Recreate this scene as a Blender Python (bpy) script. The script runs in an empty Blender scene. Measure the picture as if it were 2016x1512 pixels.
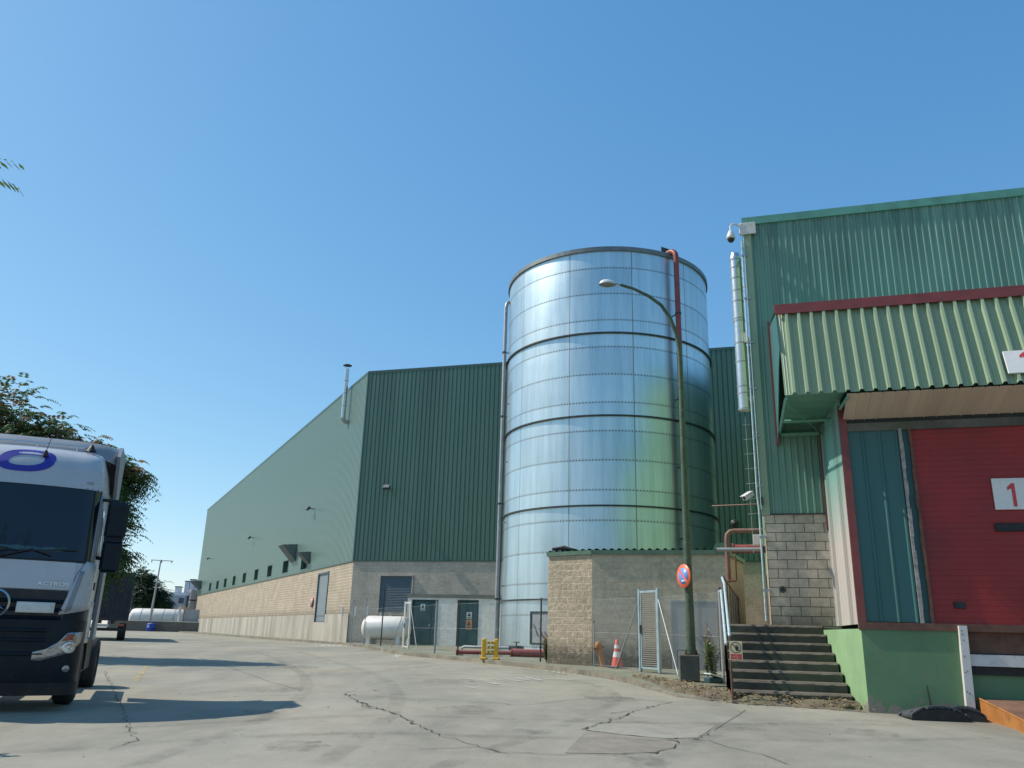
import bpy, math, random
from mathutils import Vector, Matrix
random.seed(7)
D2R = math.radians
scene = bpy.context.scene
COL = scene.collection

# ------------------------------------------------------------------ materials
def newmat(name):
    m = bpy.data.materials.new(name); m.use_nodes = True
    nt = m.node_tree; nt.nodes.clear()
    out = nt.nodes.new('ShaderNodeOutputMaterial')
    b = nt.nodes.new('ShaderNodeBsdfPrincipled')
    nt.links.new(b.outputs[0], out.inputs[0])
    return m, nt, b
def N(nt, t, **kw):
    n = nt.nodes.new(t)
    for k, v in kw.items(): setattr(n, k, v)
    return n
def coord(nt, kind='Object', scale=(1, 1, 1), rot=(0, 0, 0)):
    tc = N(nt, 'ShaderNodeTexCoord'); mp = N(nt, 'ShaderNodeMapping')
    nt.links.new(tc.outputs[kind], mp.inputs[0])
    mp.inputs['Scale'].default_value = scale; mp.inputs['Rotation'].default_value = rot
    return mp.outputs[0]
def noise(nt, vec, scale, detail=4, rough=.55, dist=0):
    n = N(nt, 'ShaderNodeTexNoise'); nt.links.new(vec, n.inputs['Vector'])
    n.inputs['Scale'].default_value = scale; n.inputs['Detail'].default_value = detail
    n.inputs['Roughness'].default_value = rough; n.inputs['Distortion'].default_value = dist
    return n.outputs['Fac']
def ramp(nt, fac, stops):
    r = N(nt, 'ShaderNodeValToRGB'); nt.links.new(fac, r.inputs[0])
    el = r.color_ramp.elements
    while len(el) < len(stops): el.new(.5)
    for e, (p, c) in zip(el, stops):
        e.position = p; e.color = c if len(c) == 4 else (*c, 1)
    return r.outputs[0]
def g(v): return (v, v, v, 1)
def mix(nt, fac, a, b, mode='MIX'):
    m = N(nt, 'ShaderNodeMix', data_type='RGBA', blend_type=mode)
    for i, v in ((0, fac), (6, a), (7, b)):
        if hasattr(v, 'is_linked') or hasattr(v, 'links'): nt.links.new(v, m.inputs[i])
        elif i == 0: m.inputs[0].default_value = v
        else: m.inputs[i].default_value = v if len(v) == 4 else (*v, 1)
    return m.outputs[2]
def mth(nt, op, a, b=None, c=None, clamp=False):
    m = N(nt, 'ShaderNodeMath', operation=op); m.use_clamp = clamp
    for i, v in enumerate((a, b, c)):
        if v is None: continue
        if hasattr(v, 'links'): nt.links.new(v, m.inputs[i])
        else: m.inputs[i].default_value = v
    return m.outputs[0]
def bump(nt, b, h, strength=.3, dist=.01):
    bp = N(nt, 'ShaderNodeBump'); nt.links.new(h, bp.inputs['Height'])
    bp.inputs['Strength'].default_value = strength; bp.inputs['Distance'].default_value = dist
    nt.links.new(bp.outputs[0], b.inputs['Normal'])
def setb(nt, b, col=None, rough=.5, metal=0., spec=.5):
    if col is not None:
        if hasattr(col, 'links'): nt.links.new(col, b.inputs['Base Color'])
        else: b.inputs['Base Color'].default_value = (*col[:3], 1)
    if hasattr(rough, 'links'): nt.links.new(rough, b.inputs['Roughness'])
    else: b.inputs['Roughness'].default_value = rough
    b.inputs['Metallic'].default_value = metal
    b.inputs['Specular IOR Level'].default_value = spec

def paint(name, c, rough=.5, metal=0., var=.25, scale=3., dirt=(.09, .08, .065), dirtamt=.35, spec=.5, bmp=0.):
    """worn paint: slow tone variation, dirt patches, fine speckle"""
    m, nt, b = newmat(name)
    v = coord(nt)
    n1 = noise(nt, v, scale, 5, .6); n2 = noise(nt, v, scale * 9, 3)
    lo = tuple(x * (1 - var) for x in c); hi = tuple(min(1, x * (1 + var * .6)) for x in c)
    col = ramp(nt, n1, [(.3, lo), (.7, hi)])
    f = mth(nt, 'MULTIPLY', ramp(nt, noise(nt, v, scale * 1.7, 6, .7), [(.52, g(0)), (.72, g(1))]), dirtamt)
    col = mix(nt, f, col, dirt)
    r = mth(nt, 'MULTIPLY_ADD', n2, .2, rough - .1)
    setb(nt, b, col, r, metal, spec)
    if bmp: bump(nt, b, n2, .4, bmp)
    return m

def cladding(name, c, sheen=.4, pale=None, streak=.35, top_dirt=None, joints=True):
    """profiled painted sheet: vertical weather streaks, sheet laps; UV = metres along / up"""
    m, nt, b = newmat(name)
    uv = coord(nt, 'UV')
    vs = coord(nt, 'UV', (1, .06, 1))
    s1 = noise(nt, vs, 2.2, 5, .65); s2 = noise(nt, uv, .25, 3); s3 = noise(nt, vs, 9, 4, .6)
    lo = tuple(x * (1 - streak) for x in c); hi = tuple(min(1, x * (1 + streak * .5)) for x in c)
    col = ramp(nt, s1, [(.25, lo), (.75, hi)])
    if pale: col = mix(nt, ramp(nt, s2, [(.35, g(0)), (.7, g(.6))]), col, pale)
    sep = N(nt, 'ShaderNodeSeparateXYZ'); nt.links.new(uv, sep.inputs[0])
    if joints:
        fr = mth(nt, 'FRACT', mth(nt, 'DIVIDE', sep.outputs[0], 1.05))
        ln = mth(nt, 'LESS_THAN', fr, .014)
        col = mix(nt, mth(nt, 'MULTIPLY', ln, .45), col, tuple(x * .3 for x in c))
        fl = mth(nt, 'FLOOR', mth(nt, 'DIVIDE', sep.outputs[0], 1.05))
        wn = N(nt, 'ShaderNodeTexWhiteNoise', noise_dimensions='1D'); nt.links.new(fl, wn.inputs['W'])
        k = mth(nt, 'MULTIPLY_ADD', wn.outputs['Value'], .16, .92)
        cb = N(nt, 'ShaderNodeCombineXYZ')
        for i in range(3): nt.links.new(k, cb.inputs[i])
        col = mix(nt, 1., col, cb.outputs[0], 'MULTIPLY')
    if top_dirt:
        z0, z1 = top_dirt
        t = mth(nt, 'DIVIDE', mth(nt, 'SUBTRACT', sep.outputs[1], z0), z1 - z0, clamp=True)
        t = mth(nt, 'MULTIPLY', t, ramp(nt, s3, [(.42, g(0)), (.62, g(1))]))
        col = mix(nt, mth(nt, 'MULTIPLY', t, .55), col, (.03, .07, .07))
    setb(nt, b, col, mth(nt, 'MULTIPLY_ADD', s1, .2, sheen), 0, .5)
    bump(nt, b, noise(nt, uv, 1.3, 3), .15, .03)
    return m

def blockwork(name, c1, c2, mortar, bw=.4, bh=.2, split=.0, stain=.5, base_z=0., jw=.010, moss=(.05, .05, .04), mottle=.25):
    """concrete blocks in running bond; UV = metres"""
    m, nt, b = newmat(name)
    uv = coord(nt, 'UV')
    br = N(nt, 'ShaderNodeTexBrick'); nt.links.new(uv, br.inputs['Vector'])
    br.inputs['Color1'].default_value = (*c1, 1); br.inputs['Color2'].default_value = (*c2, 1)
    br.inputs['Mortar'].default_value = (*mortar, 1); br.inputs['Scale'].default_value = 1
    br.inputs['Mortar Size'].default_value = jw; br.inputs['Mortar Smooth'].default_value = .2
    br.inputs['Brick Width'].default_value = bw; br.inputs['Row Height'].default_value = bh
    big = noise(nt, uv, .8, 5, .6); mid = noise(nt, uv, 7, 5, .7); fine = noise(nt, uv, 38, 4, .7)
    col = mix(nt, 1., br.outputs['Color'], ramp(nt, mid, [(.25, g(1 - mottle)), (.75, g(1 + mottle))]), 'MULTIPLY')
    col = mix(nt, 1., col, ramp(nt, big, [(.3, g(.8)), (.7, g(1.1))]), 'MULTIPLY')
    sep = N(nt, 'ShaderNodeSeparateXYZ'); nt.links.new(uv, sep.inputs[0])
    # damp base + streaks
    low = mth(nt, 'SUBTRACT', 1., mth(nt, 'DIVIDE', mth(nt, 'SUBTRACT', sep.outputs[1], base_z), .75, clamp=True))
    low = mth(nt, 'MULTIPLY', low, ramp(nt, mth(nt, 'ADD', noise(nt, uv, 1.6, 5, .7), mth(nt, 'MULTIPLY', low, .22)), [(.5, g(0)), (.68, g(1))]))
    st = ramp(nt, noise(nt, coord(nt, 'UV', (1, .12, 1)), 2.3, 5, .7), [(.56, g(0)), (.74, g(1))])
    f = mth(nt, 'MULTIPLY', mth(nt, 'MAXIMUM', low, mth(nt, 'MULTIPLY', st, .6)), stain)
    col = mix(nt, f, col, moss)
    setb(nt, b, col, .9, 0, .2)
    h = mth(nt, 'ADD', mth(nt, 'MULTIPLY', br.outputs['Fac'], -1.2), mth(nt, 'ADD', mth(nt, 'MULTIPLY', mid, split), mth(nt, 'MULTIPLY', fine, .25)))
    bump(nt, b, h, .8, .012 if split < 1 else .03)
    return m

def concrete(name, c, scale=1., streak=False, rough=.88, dark=.35, green=0., uvmode=False, dirtz=None):
    m, nt, b = newmat(name)
    v = coord(nt, 'UV' if uvmode else 'Object', (1, .15, 1) if streak and uvmode else (1, 1, 1))
    n1 = noise(nt, v, .35 * scale, 6, .6, .4); n2 = noise(nt, v, 3 * scale, 6, .65); n3 = noise(nt, v, 45 * scale, 3, .6)
    col = ramp(nt, n1, [(.28, tuple(x * (1 - dark) for x in c)), (.72, tuple(x * (1 + dark * .35) for x in c))])
    col = mix(nt, 1., col, ramp(nt, n2, [(.25, g(.8)), (.75, g(1.14))]), 'MULTIPLY')
    col = mix(nt, 1., col, ramp(nt, n3, [(.2, g(.86)), (.8, g(1.1))]), 'MULTIPLY')
    if green:
        col = mix(nt, mth(nt, 'MULTIPLY', ramp(nt, noise(nt, v, .9, 5, .6), [(.42, g(0)), (.7, g(1))]), green), col, (.10, .13, .06))
    setb(nt, b, col, rough, 0, .3)
    bump(nt, b, mth(nt, 'ADD', n2, mth(nt, 'MULTIPLY', n3, .4)), .35, .012)
    return m

M = {}
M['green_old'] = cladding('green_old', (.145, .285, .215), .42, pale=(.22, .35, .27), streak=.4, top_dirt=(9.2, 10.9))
M['fascia'] = paint('fascia', (.085, .16, .11), .5, var=.25, scale=4)
M['green_trim'] = paint('green_trim', (.12, .31, .23), .42, var=.2)
M['green_awning'] = cladding('green_awning', (.28, .365, .235), .4, streak=.18, joints=False)
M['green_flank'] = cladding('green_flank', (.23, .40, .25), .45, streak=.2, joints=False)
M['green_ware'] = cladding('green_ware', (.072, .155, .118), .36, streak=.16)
M['green_long'] = cladding('green_long', (.175, .26, .215), .24, streak=.10, joints=False)  # warehouse green made paler, sunlight and sheen put into the flank colour
M['green_dark'] = cladding('green_dark', (.035, .125, .12), .42, streak=.3, joints=False)
M['beige_clad'] = cladding('beige_clad', (.50, .42, .35), .5, streak=.25, joints=False)
def two_tone():
    m = cladding('bay_flank', (.50, .45, .40), .5, streak=.22, joints=False); nt = m.node_tree; b = nt.nodes['Principled BSDF']
    sep = N(nt, 'ShaderNodeSeparateXYZ'); nt.links.new(coord(nt, 'UV'), sep.inputs[0])
    f = mth(nt, 'DIVIDE', mth(nt, 'SUBTRACT', sep.outputs[1], 3.0), 1.5, clamp=True)
    old = b.inputs['Base Color'].links[0].from_socket
    c2 = mix(nt, f, old, (.13, .33, .28))
    gr_ = mth(nt, 'LESS_THAN', mth(nt, 'FRACT', mth(nt, 'DIVIDE', sep.outputs[0], .1738)), .3)  # dark stripes painted in as shade in the rib grooves
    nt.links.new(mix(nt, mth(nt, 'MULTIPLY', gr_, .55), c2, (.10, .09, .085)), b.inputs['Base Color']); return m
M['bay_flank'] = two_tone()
M['soffit'] = cladding('soffit', (.56, .48, .38), .55, streak=.25, joints=False)
M['maroon'] = paint('maroon', (.20, .042, .034), .42, var=.25)
M['red_door'] = paint('red_door', (.27, .014, .012), .5, var=.25, scale=.8, dirt=(.10, .02, .02), dirtamt=.5)
M['white_old'] = paint('white_old', (.62, .60, .56), .6, var=.12, scale=2.5, dirtamt=.5, dirt=(.2, .13, .08))
M['sign_white'] = paint('sign_white', (.70, .69, .66), .5, var=.08, dirtamt=.15)
M['sign_red'] = paint('sign_red', (.55, .05, .06), .5, var=.1, dirtamt=.1)
M['grey_door'] = paint('grey_door', (.30, .32, .33), .5, var=.08, dirtamt=.15)
M['black'] = paint('black', (.012, .013, .015), .6, var=.4)
M['jamb_old'] = paint('jamb_old', (.34, .32, .29), .7, var=.35, scale=9, dirt=(.12, .07, .045), dirtamt=.8)
M['tread'] = paint('tread', (.055, .062, .072), .6, var=.4, scale=8, dirt=(.16, .15, .13), dirtamt=.6)
M['rubber'] = paint('rubber', (.022, .024, .027), .78, var=.5, scale=6, dirt=(.09, .085, .075), dirtamt=.4, bmp=.004)
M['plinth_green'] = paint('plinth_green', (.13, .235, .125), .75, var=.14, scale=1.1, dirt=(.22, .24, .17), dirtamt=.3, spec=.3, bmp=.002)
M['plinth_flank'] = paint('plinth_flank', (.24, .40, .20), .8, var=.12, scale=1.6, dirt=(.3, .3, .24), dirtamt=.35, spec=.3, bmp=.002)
def plinth(name, c):
    m = paint(name, c, .8, var=.14, scale=1.3, dirt=(.22, .22, .17), dirtamt=.35, spec=.25, bmp=.002); nt = m.node_tree; b = nt.nodes['Principled BSDF']
    v = coord(nt); sep = N(nt, 'ShaderNodeSeparateXYZ'); nt.links.new(v, sep.inputs[0]); old = b.inputs['Base Color'].links[0].from_socket
    low = mth(nt, 'SUBTRACT', 1., mth(nt, 'DIVIDE', sep.outputs[2], .55), clamp=True)
    bare = ramp(nt, mth(nt, 'ADD', noise(nt, v, 2.4, 6, .65), mth(nt, 'MULTIPLY', low, .16)), [(.655, g(0)), (.67, g(1))])
    grime = mth(nt, 'MULTIPLY', mth(nt, 'POWER', low, 2.), .55)
    c2 = mix(nt, grime, old, (.13, .14, .10)); c2 = mix(nt, mth(nt, 'MULTIPLY', bare, mth(nt, 'GREATER_THAN', low, .02)), c2, (.23, .20, .16))
    st = ramp(nt, noise(nt, coord(nt, 'Object', (1, 1, .15)), 3.5, 5, .7), [(.58, g(0)), (.75, g(.4))])
    c2 = mix(nt, st, c2, (.09, .12, .08))
    nt.links.new(c2, b.inputs['Base Color']); return m
M['plinth_green'] = plinth('plinth_green', (.13, .235, .125)); M['plinth_flank'] = plinth('plinth_flank', (.24, .39, .20))  # one dock green twice: front darkened as shade, side lightened as sunlight
M['rust'] = paint('rust', (.14, .065, .04), .75, var=.4, scale=5)
M['orange'] = paint('orange', (.42, .17, .04), .65, var=.3, scale=2.2, dirt=(.10, .05, .03), dirtamt=.75)
M['rust_top'] = paint('rust_top', (.20, .11, .07), .75, var=.35, scale=2, dirt=(.08, .05, .04), dirtamt=.6)
M['redpipe'] = paint('redpipe', (.25, .05, .045), .5, var=.25)
M['rustpipe'] = paint('rustpipe', (.19, .095, .07), .55, var=.3, scale=4)
M['galv'] = paint('galv', (.34, .36, .37), .5, .4, var=.18, dirtamt=.15, scale=5)
M['hood'] = paint('hood', (.10, .13, .13), .6, var=.2, scale=4)  # dark tone stands in for shade on the sheet-metal hoods
M['galv_blue'] = paint('galv_blue', (.33, .43, .46), .45, .35, var=.2, scale=4, dirtamt=.25)
M['pole_green'] = paint('pole_green', (.05, .085, .045), .55, var=.35, scale=7, dirt=(.22, .22, .15), dirtamt=.5)
M['dark_metal'] = paint('dark_metal', (.04, .05, .05), .5, .3, var=.3)
M['chrome_flue'] = paint('chrome_flue', (.62, .61, .58), .33, 1., var=.08, dirtamt=.12, scale=2)
M['lamp_shell'] = paint('lamp_shell', (.62, .62, .60), .45, var=.1, dirtamt=.2)
M['lamp_glass'] = paint('lamp_glass', (.20, .20, .19), .2, var=.1)
M['white_tank'] = paint('white_tank', (.72, .70, .66), .35, var=.07, dirtamt=.15, scale=1.5)
M['yellow'] = paint('yellow', (.70, .42, .03), .5, var=.15, dirtamt=.3, scale=4)
M['cone_orange'] = paint('cone_orange', (.75, .10, .05), .5, var=.15, dirtamt=.2)
M['cone_white'] = paint('cone_white', (.75, .73, .72), .5, var=.1, dirtamt=.2)
M['sign_blue'] = paint('sign_blue', (.12, .30, .72), .4, var=.05, dirtamt=.06)
M['sign_orange'] = paint('sign_orange', (.80, .14, .06), .4, var=.05, dirtamt=.06)
M['sign_cream'] = paint('sign_cream', (.66, .55, .33), .5, var=.08, dirtamt=.1)
M['door_green'] = paint('door_green', (.015, .085, .085), .5, var=.1, dirtamt=.15)
M['render_white'] = concrete('render_white', (.80, .77, .69), 1.2, dark=.15)
M['kiosk_slab'] = concrete('kiosk_slab', (.22, .22, .19), 2, dark=.3)
M['shutter'] = paint('shutter', (.085, .13, .165), .45, .2, var=.12, dirtamt=.1)
M['shutter_light'] = paint('shutter_light', (.36, .42, .43), .45, .3, var=.12, dirtamt=.2)
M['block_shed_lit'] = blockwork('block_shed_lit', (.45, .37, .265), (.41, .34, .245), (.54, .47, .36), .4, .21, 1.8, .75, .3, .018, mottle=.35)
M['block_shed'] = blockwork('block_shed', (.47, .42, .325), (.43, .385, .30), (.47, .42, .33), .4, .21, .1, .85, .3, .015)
M['block_ware'] = blockwork('block_ware', (.47, .43, .355), (.43, .39, .325), (.50, .46, .39), .4, .2, .1, .35, .3, .014)
M['block_long'] = blockwork('block_long', (.42, .36, .275), (.375, .32, .245), (.66, .56, .43), .4, .2, 1.6, .5, 2.2, .018, mottle=.3)
M['block_old'] = blockwork('block_old', (.52, .46, .37), (.45, .40, .32), (.10, .09, .075), .39, .19, .2, .6, 1.55, .007)
M['dado'] = concrete('dado', (.46, .43, .36), 1.4, True, dark=.5, uvmode=True)
M['asphalt'] = concrete('asphalt', (.275, .265, .228), 1., dark=.30)
def yard():
    m, nt, b = newmat('yard_concrete'); v = coord(nt)
    vr = coord(nt, 'Object', (1, .35, 1), (0, 0, D2R(24)))
    big = noise(nt, v, .16, 5, .6, .6); st = noise(nt, vr, .5, 6, .65, .5); mid = noise(nt, v, 1.4, 6, .7); sm = noise(nt, v, 7, 5, .7); fi = noise(nt, v, 55, 4, .7)
    col = ramp(nt, big, [(.3, (.225, .225, .185, 1)), (.5, (.275, .262, .212, 1)), (.7, (.32, .285, .22, 1))])
    col = mix(nt, 1., col, ramp(nt, st, [(.28, g(.72)), (.5, g(1.)), (.72, g(1.16))]), 'MULTIPLY')
    col = mix(nt, 1., col, ramp(nt, mid, [(.25, g(.86)), (.75, g(1.10))]), 'MULTIPLY')
    col = mix(nt, 1., col, ramp(nt, fi, [(.2, g(.80)), (.8, g(1.16))]), 'MULTIPLY')
    sp = ramp(nt, noise(nt, v, 2.1, 7, .75, 1.), [(.60, g(0)), (.70, g(1))])
    col = mix(nt, mth(nt, 'MULTIPLY', sp, .38), col, (.13, .13, .115))
    dots = ramp(nt, noise(nt, v, 24, 2, .5), [(.70, g(0)), (.74, g(1))])
    col = mix(nt, mth(nt, 'MULTIPLY', dots, .5), col, (.12, .115, .10))
    setb(nt, b, col, mth(nt, 'MULTIPLY_ADD', mid, .2, .72), 0, .35)
    bump(nt, b, mth(nt, 'ADD', mth(nt, 'MULTIPLY', sm, 1.), mth(nt, 'MULTIPLY', fi, .5)), .45, .012)
    return m
M['asphalt'] = yard()
M['walk'] = concrete('walk', (.24, .24, .185), 1.6, dark=.35, green=.5)
M['kerb'] = concrete('kerb', (.26, .235, .18), 3, dark=.5)
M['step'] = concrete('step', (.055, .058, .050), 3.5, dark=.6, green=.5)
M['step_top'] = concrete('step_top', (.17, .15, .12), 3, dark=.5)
M['old_conc'] = concrete('old_conc', (.13, .13, .12), 3, dark=.5, green=.3)
M['patch_light'] = concrete('patch_light', (.30, .285, .24), 1.5, dark=.2)
M['patch_brown'] = concrete('patch_brown', (.265, .243, .198), 1.5, dark=.25)
M['crack'] = concrete('crack', (.10, .093, .08), 6, dark=.4)
M['joint'] = concrete('joint', (.17, .165, .15), 6, dark=.4)
M['dirt'] = concrete('dirt', (.17, .14, .095), 5, dark=.5, green=.3)
M['faded_paint'] = None
M['bark'] = concrete('bark', (.10, .08, .06), 6, dark=.4)

def leafmat(name, a, c, trans=.35):
    m, nt, b = newmat(name)
    v = coord(nt)
    wn = noise(nt, v, 1.4, 3); w2 = noise(nt, v, 19, 2)
    col = mix(nt, 1., ramp(nt, wn, [(.3, a), (.7, c)]), ramp(nt, w2, [(.3, g(.65)), (.7, g(1.35))]), 'MULTIPLY')
    setb(nt, b, col, .55, 0, .3)
    tr = N(nt, 'ShaderNodeBsdfTranslucent'); nt.links.new(col, tr.inputs[0])
    mx = N(nt, 'ShaderNodeMixShader'); mx.inputs[0].default_value = trans
    nt.links.new(b.outputs[0], mx.inputs[1]); nt.links.new(tr.outputs[0], mx.inputs[2])
    nt.links.new(mx.outputs[0], nt.nodes['Material Output'].inputs[0])
    return m
M['leaf'] = leafmat('leaf', (.035, .085, .025), (.095, .165, .05))
M['leaf_bright'] = leafmat('leaf_bright', (.06, .13, .03), (.13, .20, .05))
M['leaf_rust'] = leafmat('leaf_rust', (.24, .15, .06), (.36, .20, .09))
M['leaf_far'] = leafmat('leaf_far', (.02, .05, .03), (.06, .10, .04))
M['leaf_dry'] = leafmat('leaf_dry', (.30, .22, .12), (.42, .31, .17))
M['straw'] = leafmat('straw', (.38, .27, .14), (.50, .36, .18))

def m_faded():
    m, nt, b = newmat('faded_paint')
    v = coord(nt)
    setb(nt, b, (.50, .49, .45), .8)
    a = ramp(nt, noise(nt, v, 9, 6, .75), [(.42, g(0)), (.58, g(1))])
    tr = N(nt, 'ShaderNodeBsdfTransparent'); mx = N(nt, 'ShaderNodeMixShader')
    nt.links.new(a, mx.inputs[0]); nt.links.new(tr.outputs[0], mx.inputs[1]); nt.links.new(b.outputs[0], mx.inputs[2])
    nt.links.new(mx.outputs[0], nt.nodes['Material Output'].inputs[0])
    return m
M['faded_paint'] = m_faded()
def m_faded_yellow():
    m = m_faded(); m.name = 'faded_yellow'
    for n in m.node_tree.nodes:
        if n.type == 'BSDF_PRINCIPLED': n.inputs['Base Color'].default_value = (.50, .40, .20, 1)
    return m
M['faded_yellow'] = m_faded_yellow()

def m_chain(wd=.075):
    """wire mesh: crossing wires cut out of a sheet, UV in metres"""
    m, nt, b = newmat('chain_link')
    uv = coord(nt, 'UV')
    sep = N(nt, 'ShaderNodeSeparateXYZ'); nt.links.new(uv, sep.inputs[0])
    def wire(op):
        s = mth(nt, op, sep.outputs[0], mth(nt, 'MULTIPLY', sep.outputs[1], .8))
        fr = mth(nt, 'FRACT', mth(nt, 'DIVIDE', s, .062))
        return mth(nt, 'LESS_THAN', fr, wd)
    a = mth(nt, 'MAXIMUM', wire('ADD'), wire('SUBTRACT'))
    setb(nt, b, (.34, .36, .36), .5, .5)
    tr = N(nt, 'ShaderNodeBsdfTransparent'); mx = N(nt, 'ShaderNodeMixShader')
    nt.links.new(a, mx.inputs[0]); nt.links.new(tr.outputs[0], mx.inputs[1]); nt.links.new(b.outputs[0], mx.inputs[2])
    nt.links.new(mx.outputs[0], nt.nodes['Material Output'].inputs[0])
    return m
M['chain'] = m_chain(.06)
M['chain_far'] = m_chain(.022)

def m_tank():
    """galvanised bolted sheets: tarnish streaks, lap lines, bolt rows; UV = metres round / up"""
    m, nt, b = newmat('tank_steel')
    uv = coord(nt, 'UV'); us = coord(nt, 'UV', (1, .07, 1))
    s1 = noise(nt, us, 2.4, 5, .65); s2 = noise(nt, uv, .5, 4, .6)
    col = ramp(nt, s1, [(.25, (.46, .565, .59, 1)), (.75, (.66, .75, .765, 1))])
    sep = N(nt, 'ShaderNodeSeparateXYZ'); nt.links.new(uv, sep.inputs[0])
    U, V = sep.outputs[0], sep.outputs[1]
    # bolt rows at every course joint, one dot each 7.5 cm
    fv = mth(nt, 'SUBTRACT', mth(nt, 'FRACT', mth(nt, 'DIVIDE', V, TIER)), .5)       # 0 at joint (V offset by half)
    dv = mth(nt, 'MULTIPLY', fv, TIER)
    fu = mth(nt, 'MULTIPLY', mth(nt, 'SUBTRACT', mth(nt, 'FRACT', mth(nt, 'DIVIDE', U, .15)), .5), .15)
    du2 = mth(nt, 'MULTIPLY', fu, fu)
    d1 = mth(nt, 'ADD', du2, mth(nt, 'POWER', mth(nt, 'ADD', dv, .0), 2.))
    dots = mth(nt, 'LESS_THAN', d1, .00085)
    line = mth(nt, 'MULTIPLY', mth(nt, 'LESS_THAN', mth(nt, 'ABSOLUTE', mth(nt, 'ADD', dv, .035)), .007), .55)
    # vertical seams
    fs = mth(nt, 'MULTIPLY', mth(nt, 'SUBTRACT', mth(nt, 'FRACT', mth(nt, 'DIVIDE', U, PANEL)), .5), PANEL)
    vline = mth(nt, 'MULTIPLY', mth(nt, 'LESS_THAN', mth(nt, 'ABSOLUTE', fs), .022), .75)
    fw = mth(nt, 'MULTIPLY', mth(nt, 'SUBTRACT', mth(nt, 'FRACT', mth(nt, 'DIVIDE', V, .15)), .5), .15)
    off = mth(nt, 'SUBTRACT', fs, .06)
    vd = mth(nt, 'LESS_THAN', mth(nt, 'ADD', mth(nt, 'MULTIPLY', off, off), mth(nt, 'MULTIPLY', fw, fw)), .0009)
    vd = mth(nt, 'MULTIPLY', vd, mth(nt, 'LESS_THAN', V, 11.5))
    mark = mth(nt, 'MAXIMUM', mth(nt, 'MAXIMUM', dots, line), mth(nt, 'MAXIMUM', vline, vd))
    halo = mth(nt, 'MULTIPLY', mth(nt, 'LESS_THAN', mth(nt, 'ABSOLUTE', dv), .07), .12)
    col = mix(nt, halo, col, (.35, .36, .33))
    run = ramp(nt, noise(nt, coord(nt, 'UV', (1, .05, 1)), 5, 5, .7), [(.52, g(0)), (.72, g(1))])
    col = mix(nt, mth(nt, 'MULTIPLY', run, .30), col, (.30, .33, .33))
    spots = ramp(nt, noise(nt, uv, 2.6, 6, .75), [(.60, g(0)), (.70, g(1))])
    col = mix(nt, mth(nt, 'MULTIPLY', spots, .22), col, (.34, .34, .31))
    col = mix(nt, mth(nt, 'MULTIPLY', mark, .8), col, (.11, .10, .085))
    # each sheet a slightly different tone
    cu = mth(nt, 'FLOOR', mth(nt, 'ADD', mth(nt, 'DIVIDE', U, PANEL), .5)); cv = mth(nt, 'FLOOR', mth(nt, 'ADD', mth(nt, 'DIVIDE', V, TIER), .5))
    wn = N(nt, 'ShaderNodeTexWhiteNoise', noise_dimensions='2D')
    cb = N(nt, 'ShaderNodeCombineXYZ'); nt.links.new(cu, cb.inputs[0]); nt.links.new(cv, cb.inputs[1]); nt.links.new(cb.outputs[0], wn.inputs['Vector'])
    k = mth(nt, 'MULTIPLY_ADD', wn.outputs['Value'], .16, .90)
    kk = N(nt, 'ShaderNodeCombineXYZ')
    for i in range(3): nt.links.new(k, kk.inputs[i])
    col = mix(nt, 1., col, kk.outputs[0], 'MULTIPLY')
    rough = mth(nt, 'ADD', mth(nt, 'MULTIPLY_ADD', s2, .16, .30), mth(nt, 'MULTIPLY', mark, .4))
    setb(nt, b, col, rough, .93, .5)
    h = mth(nt, 'ADD', mth(nt, 'MULTIPLY', noise(nt, coord(nt, 'UV', (1, .35, 1)), .9, 2), 1.), mth(nt, 'MULTIPLY', mark, .05))
    bump(nt, b, h, .15, .04)
    return m

def glass_dark(name, c=(.006, .010, .018), rough=.06):
    m, nt, b = newmat(name); setb(nt, b, c, rough, 0, .6)
    bump(nt, b, noise(nt, coord(nt), .8, 2), .05, .02)
    return m
M['glass'] = glass_dark('glass')
M['win_dark'] = glass_dark('win_dark', (.03, .032, .03), .3)
M['win_pale'] = paint('win_pale', (.34, .29, .24), .6, var=.2)
M['truck_white'] = paint('truck_white', (.43, .45, .48), .28, var=.05, scale=1.2, dirtamt=.12)
M['truck_grey'] = paint('truck_grey', (.22, .24, .27), .4, var=.08, dirtamt=.12)
M['truck_dark'] = paint('truck_dark', (.004, .010, .018), .5, var=.2, dirt=(.03, .035, .04), dirtamt=.3, spec=.25)
M['truck_blue'] = paint('truck_blue', (.03, .03, .30), .35, var=.05, dirtamt=.05)
M['lens'] = paint('lens', (.42, .42, .40), .12, .6, var=.3, scale=18, dirtamt=.1)
M['lens_amber'] = paint('lens_amber', (.35, .10, .06), .2, .2, var=.2, scale=18)
M['silver'] = paint('silver', (.55, .57, .58), .25, .9, var=.05, dirtamt=.05)
M['plate'] = paint('plate', (.60, .60, .56), .5, var=.08, dirtamt=.3, scale=9)
M['trailer_navy'] = paint('trailer_navy', (.004, .007, .022), .5, var=.15)
M['trailer_side'] = paint('trailer_side', (.03, .04, .07), .5, var=.15)
M['bin_blue'] = paint('bin_blue', (.01, .05, .40), .45, var=.1)
M['far_white'] = paint('far_white', (.62, .63, .66), .8, var=.05, dirtamt=.05)
M['far_grey'] = paint('far_grey', (.14, .16, .20), .8, var=.08)
M['far_metal'] = paint('far_metal', (.36, .37, .38), .6, var=.1, scale=.8)
M['far_wall'] = concrete('far_wall', (.17, .155, .135), .8, dark=.3)
M['litter_white'] = paint('litter_white', (.65, .63, .60), .7, var=.1)
M['teal_box'] = paint('teal_box', (.02, .06, .07), .5, var=.2)
M['sky_tarp'] = paint('sky_tarp', (.55, .62, .58), .6, var=.1)

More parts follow.
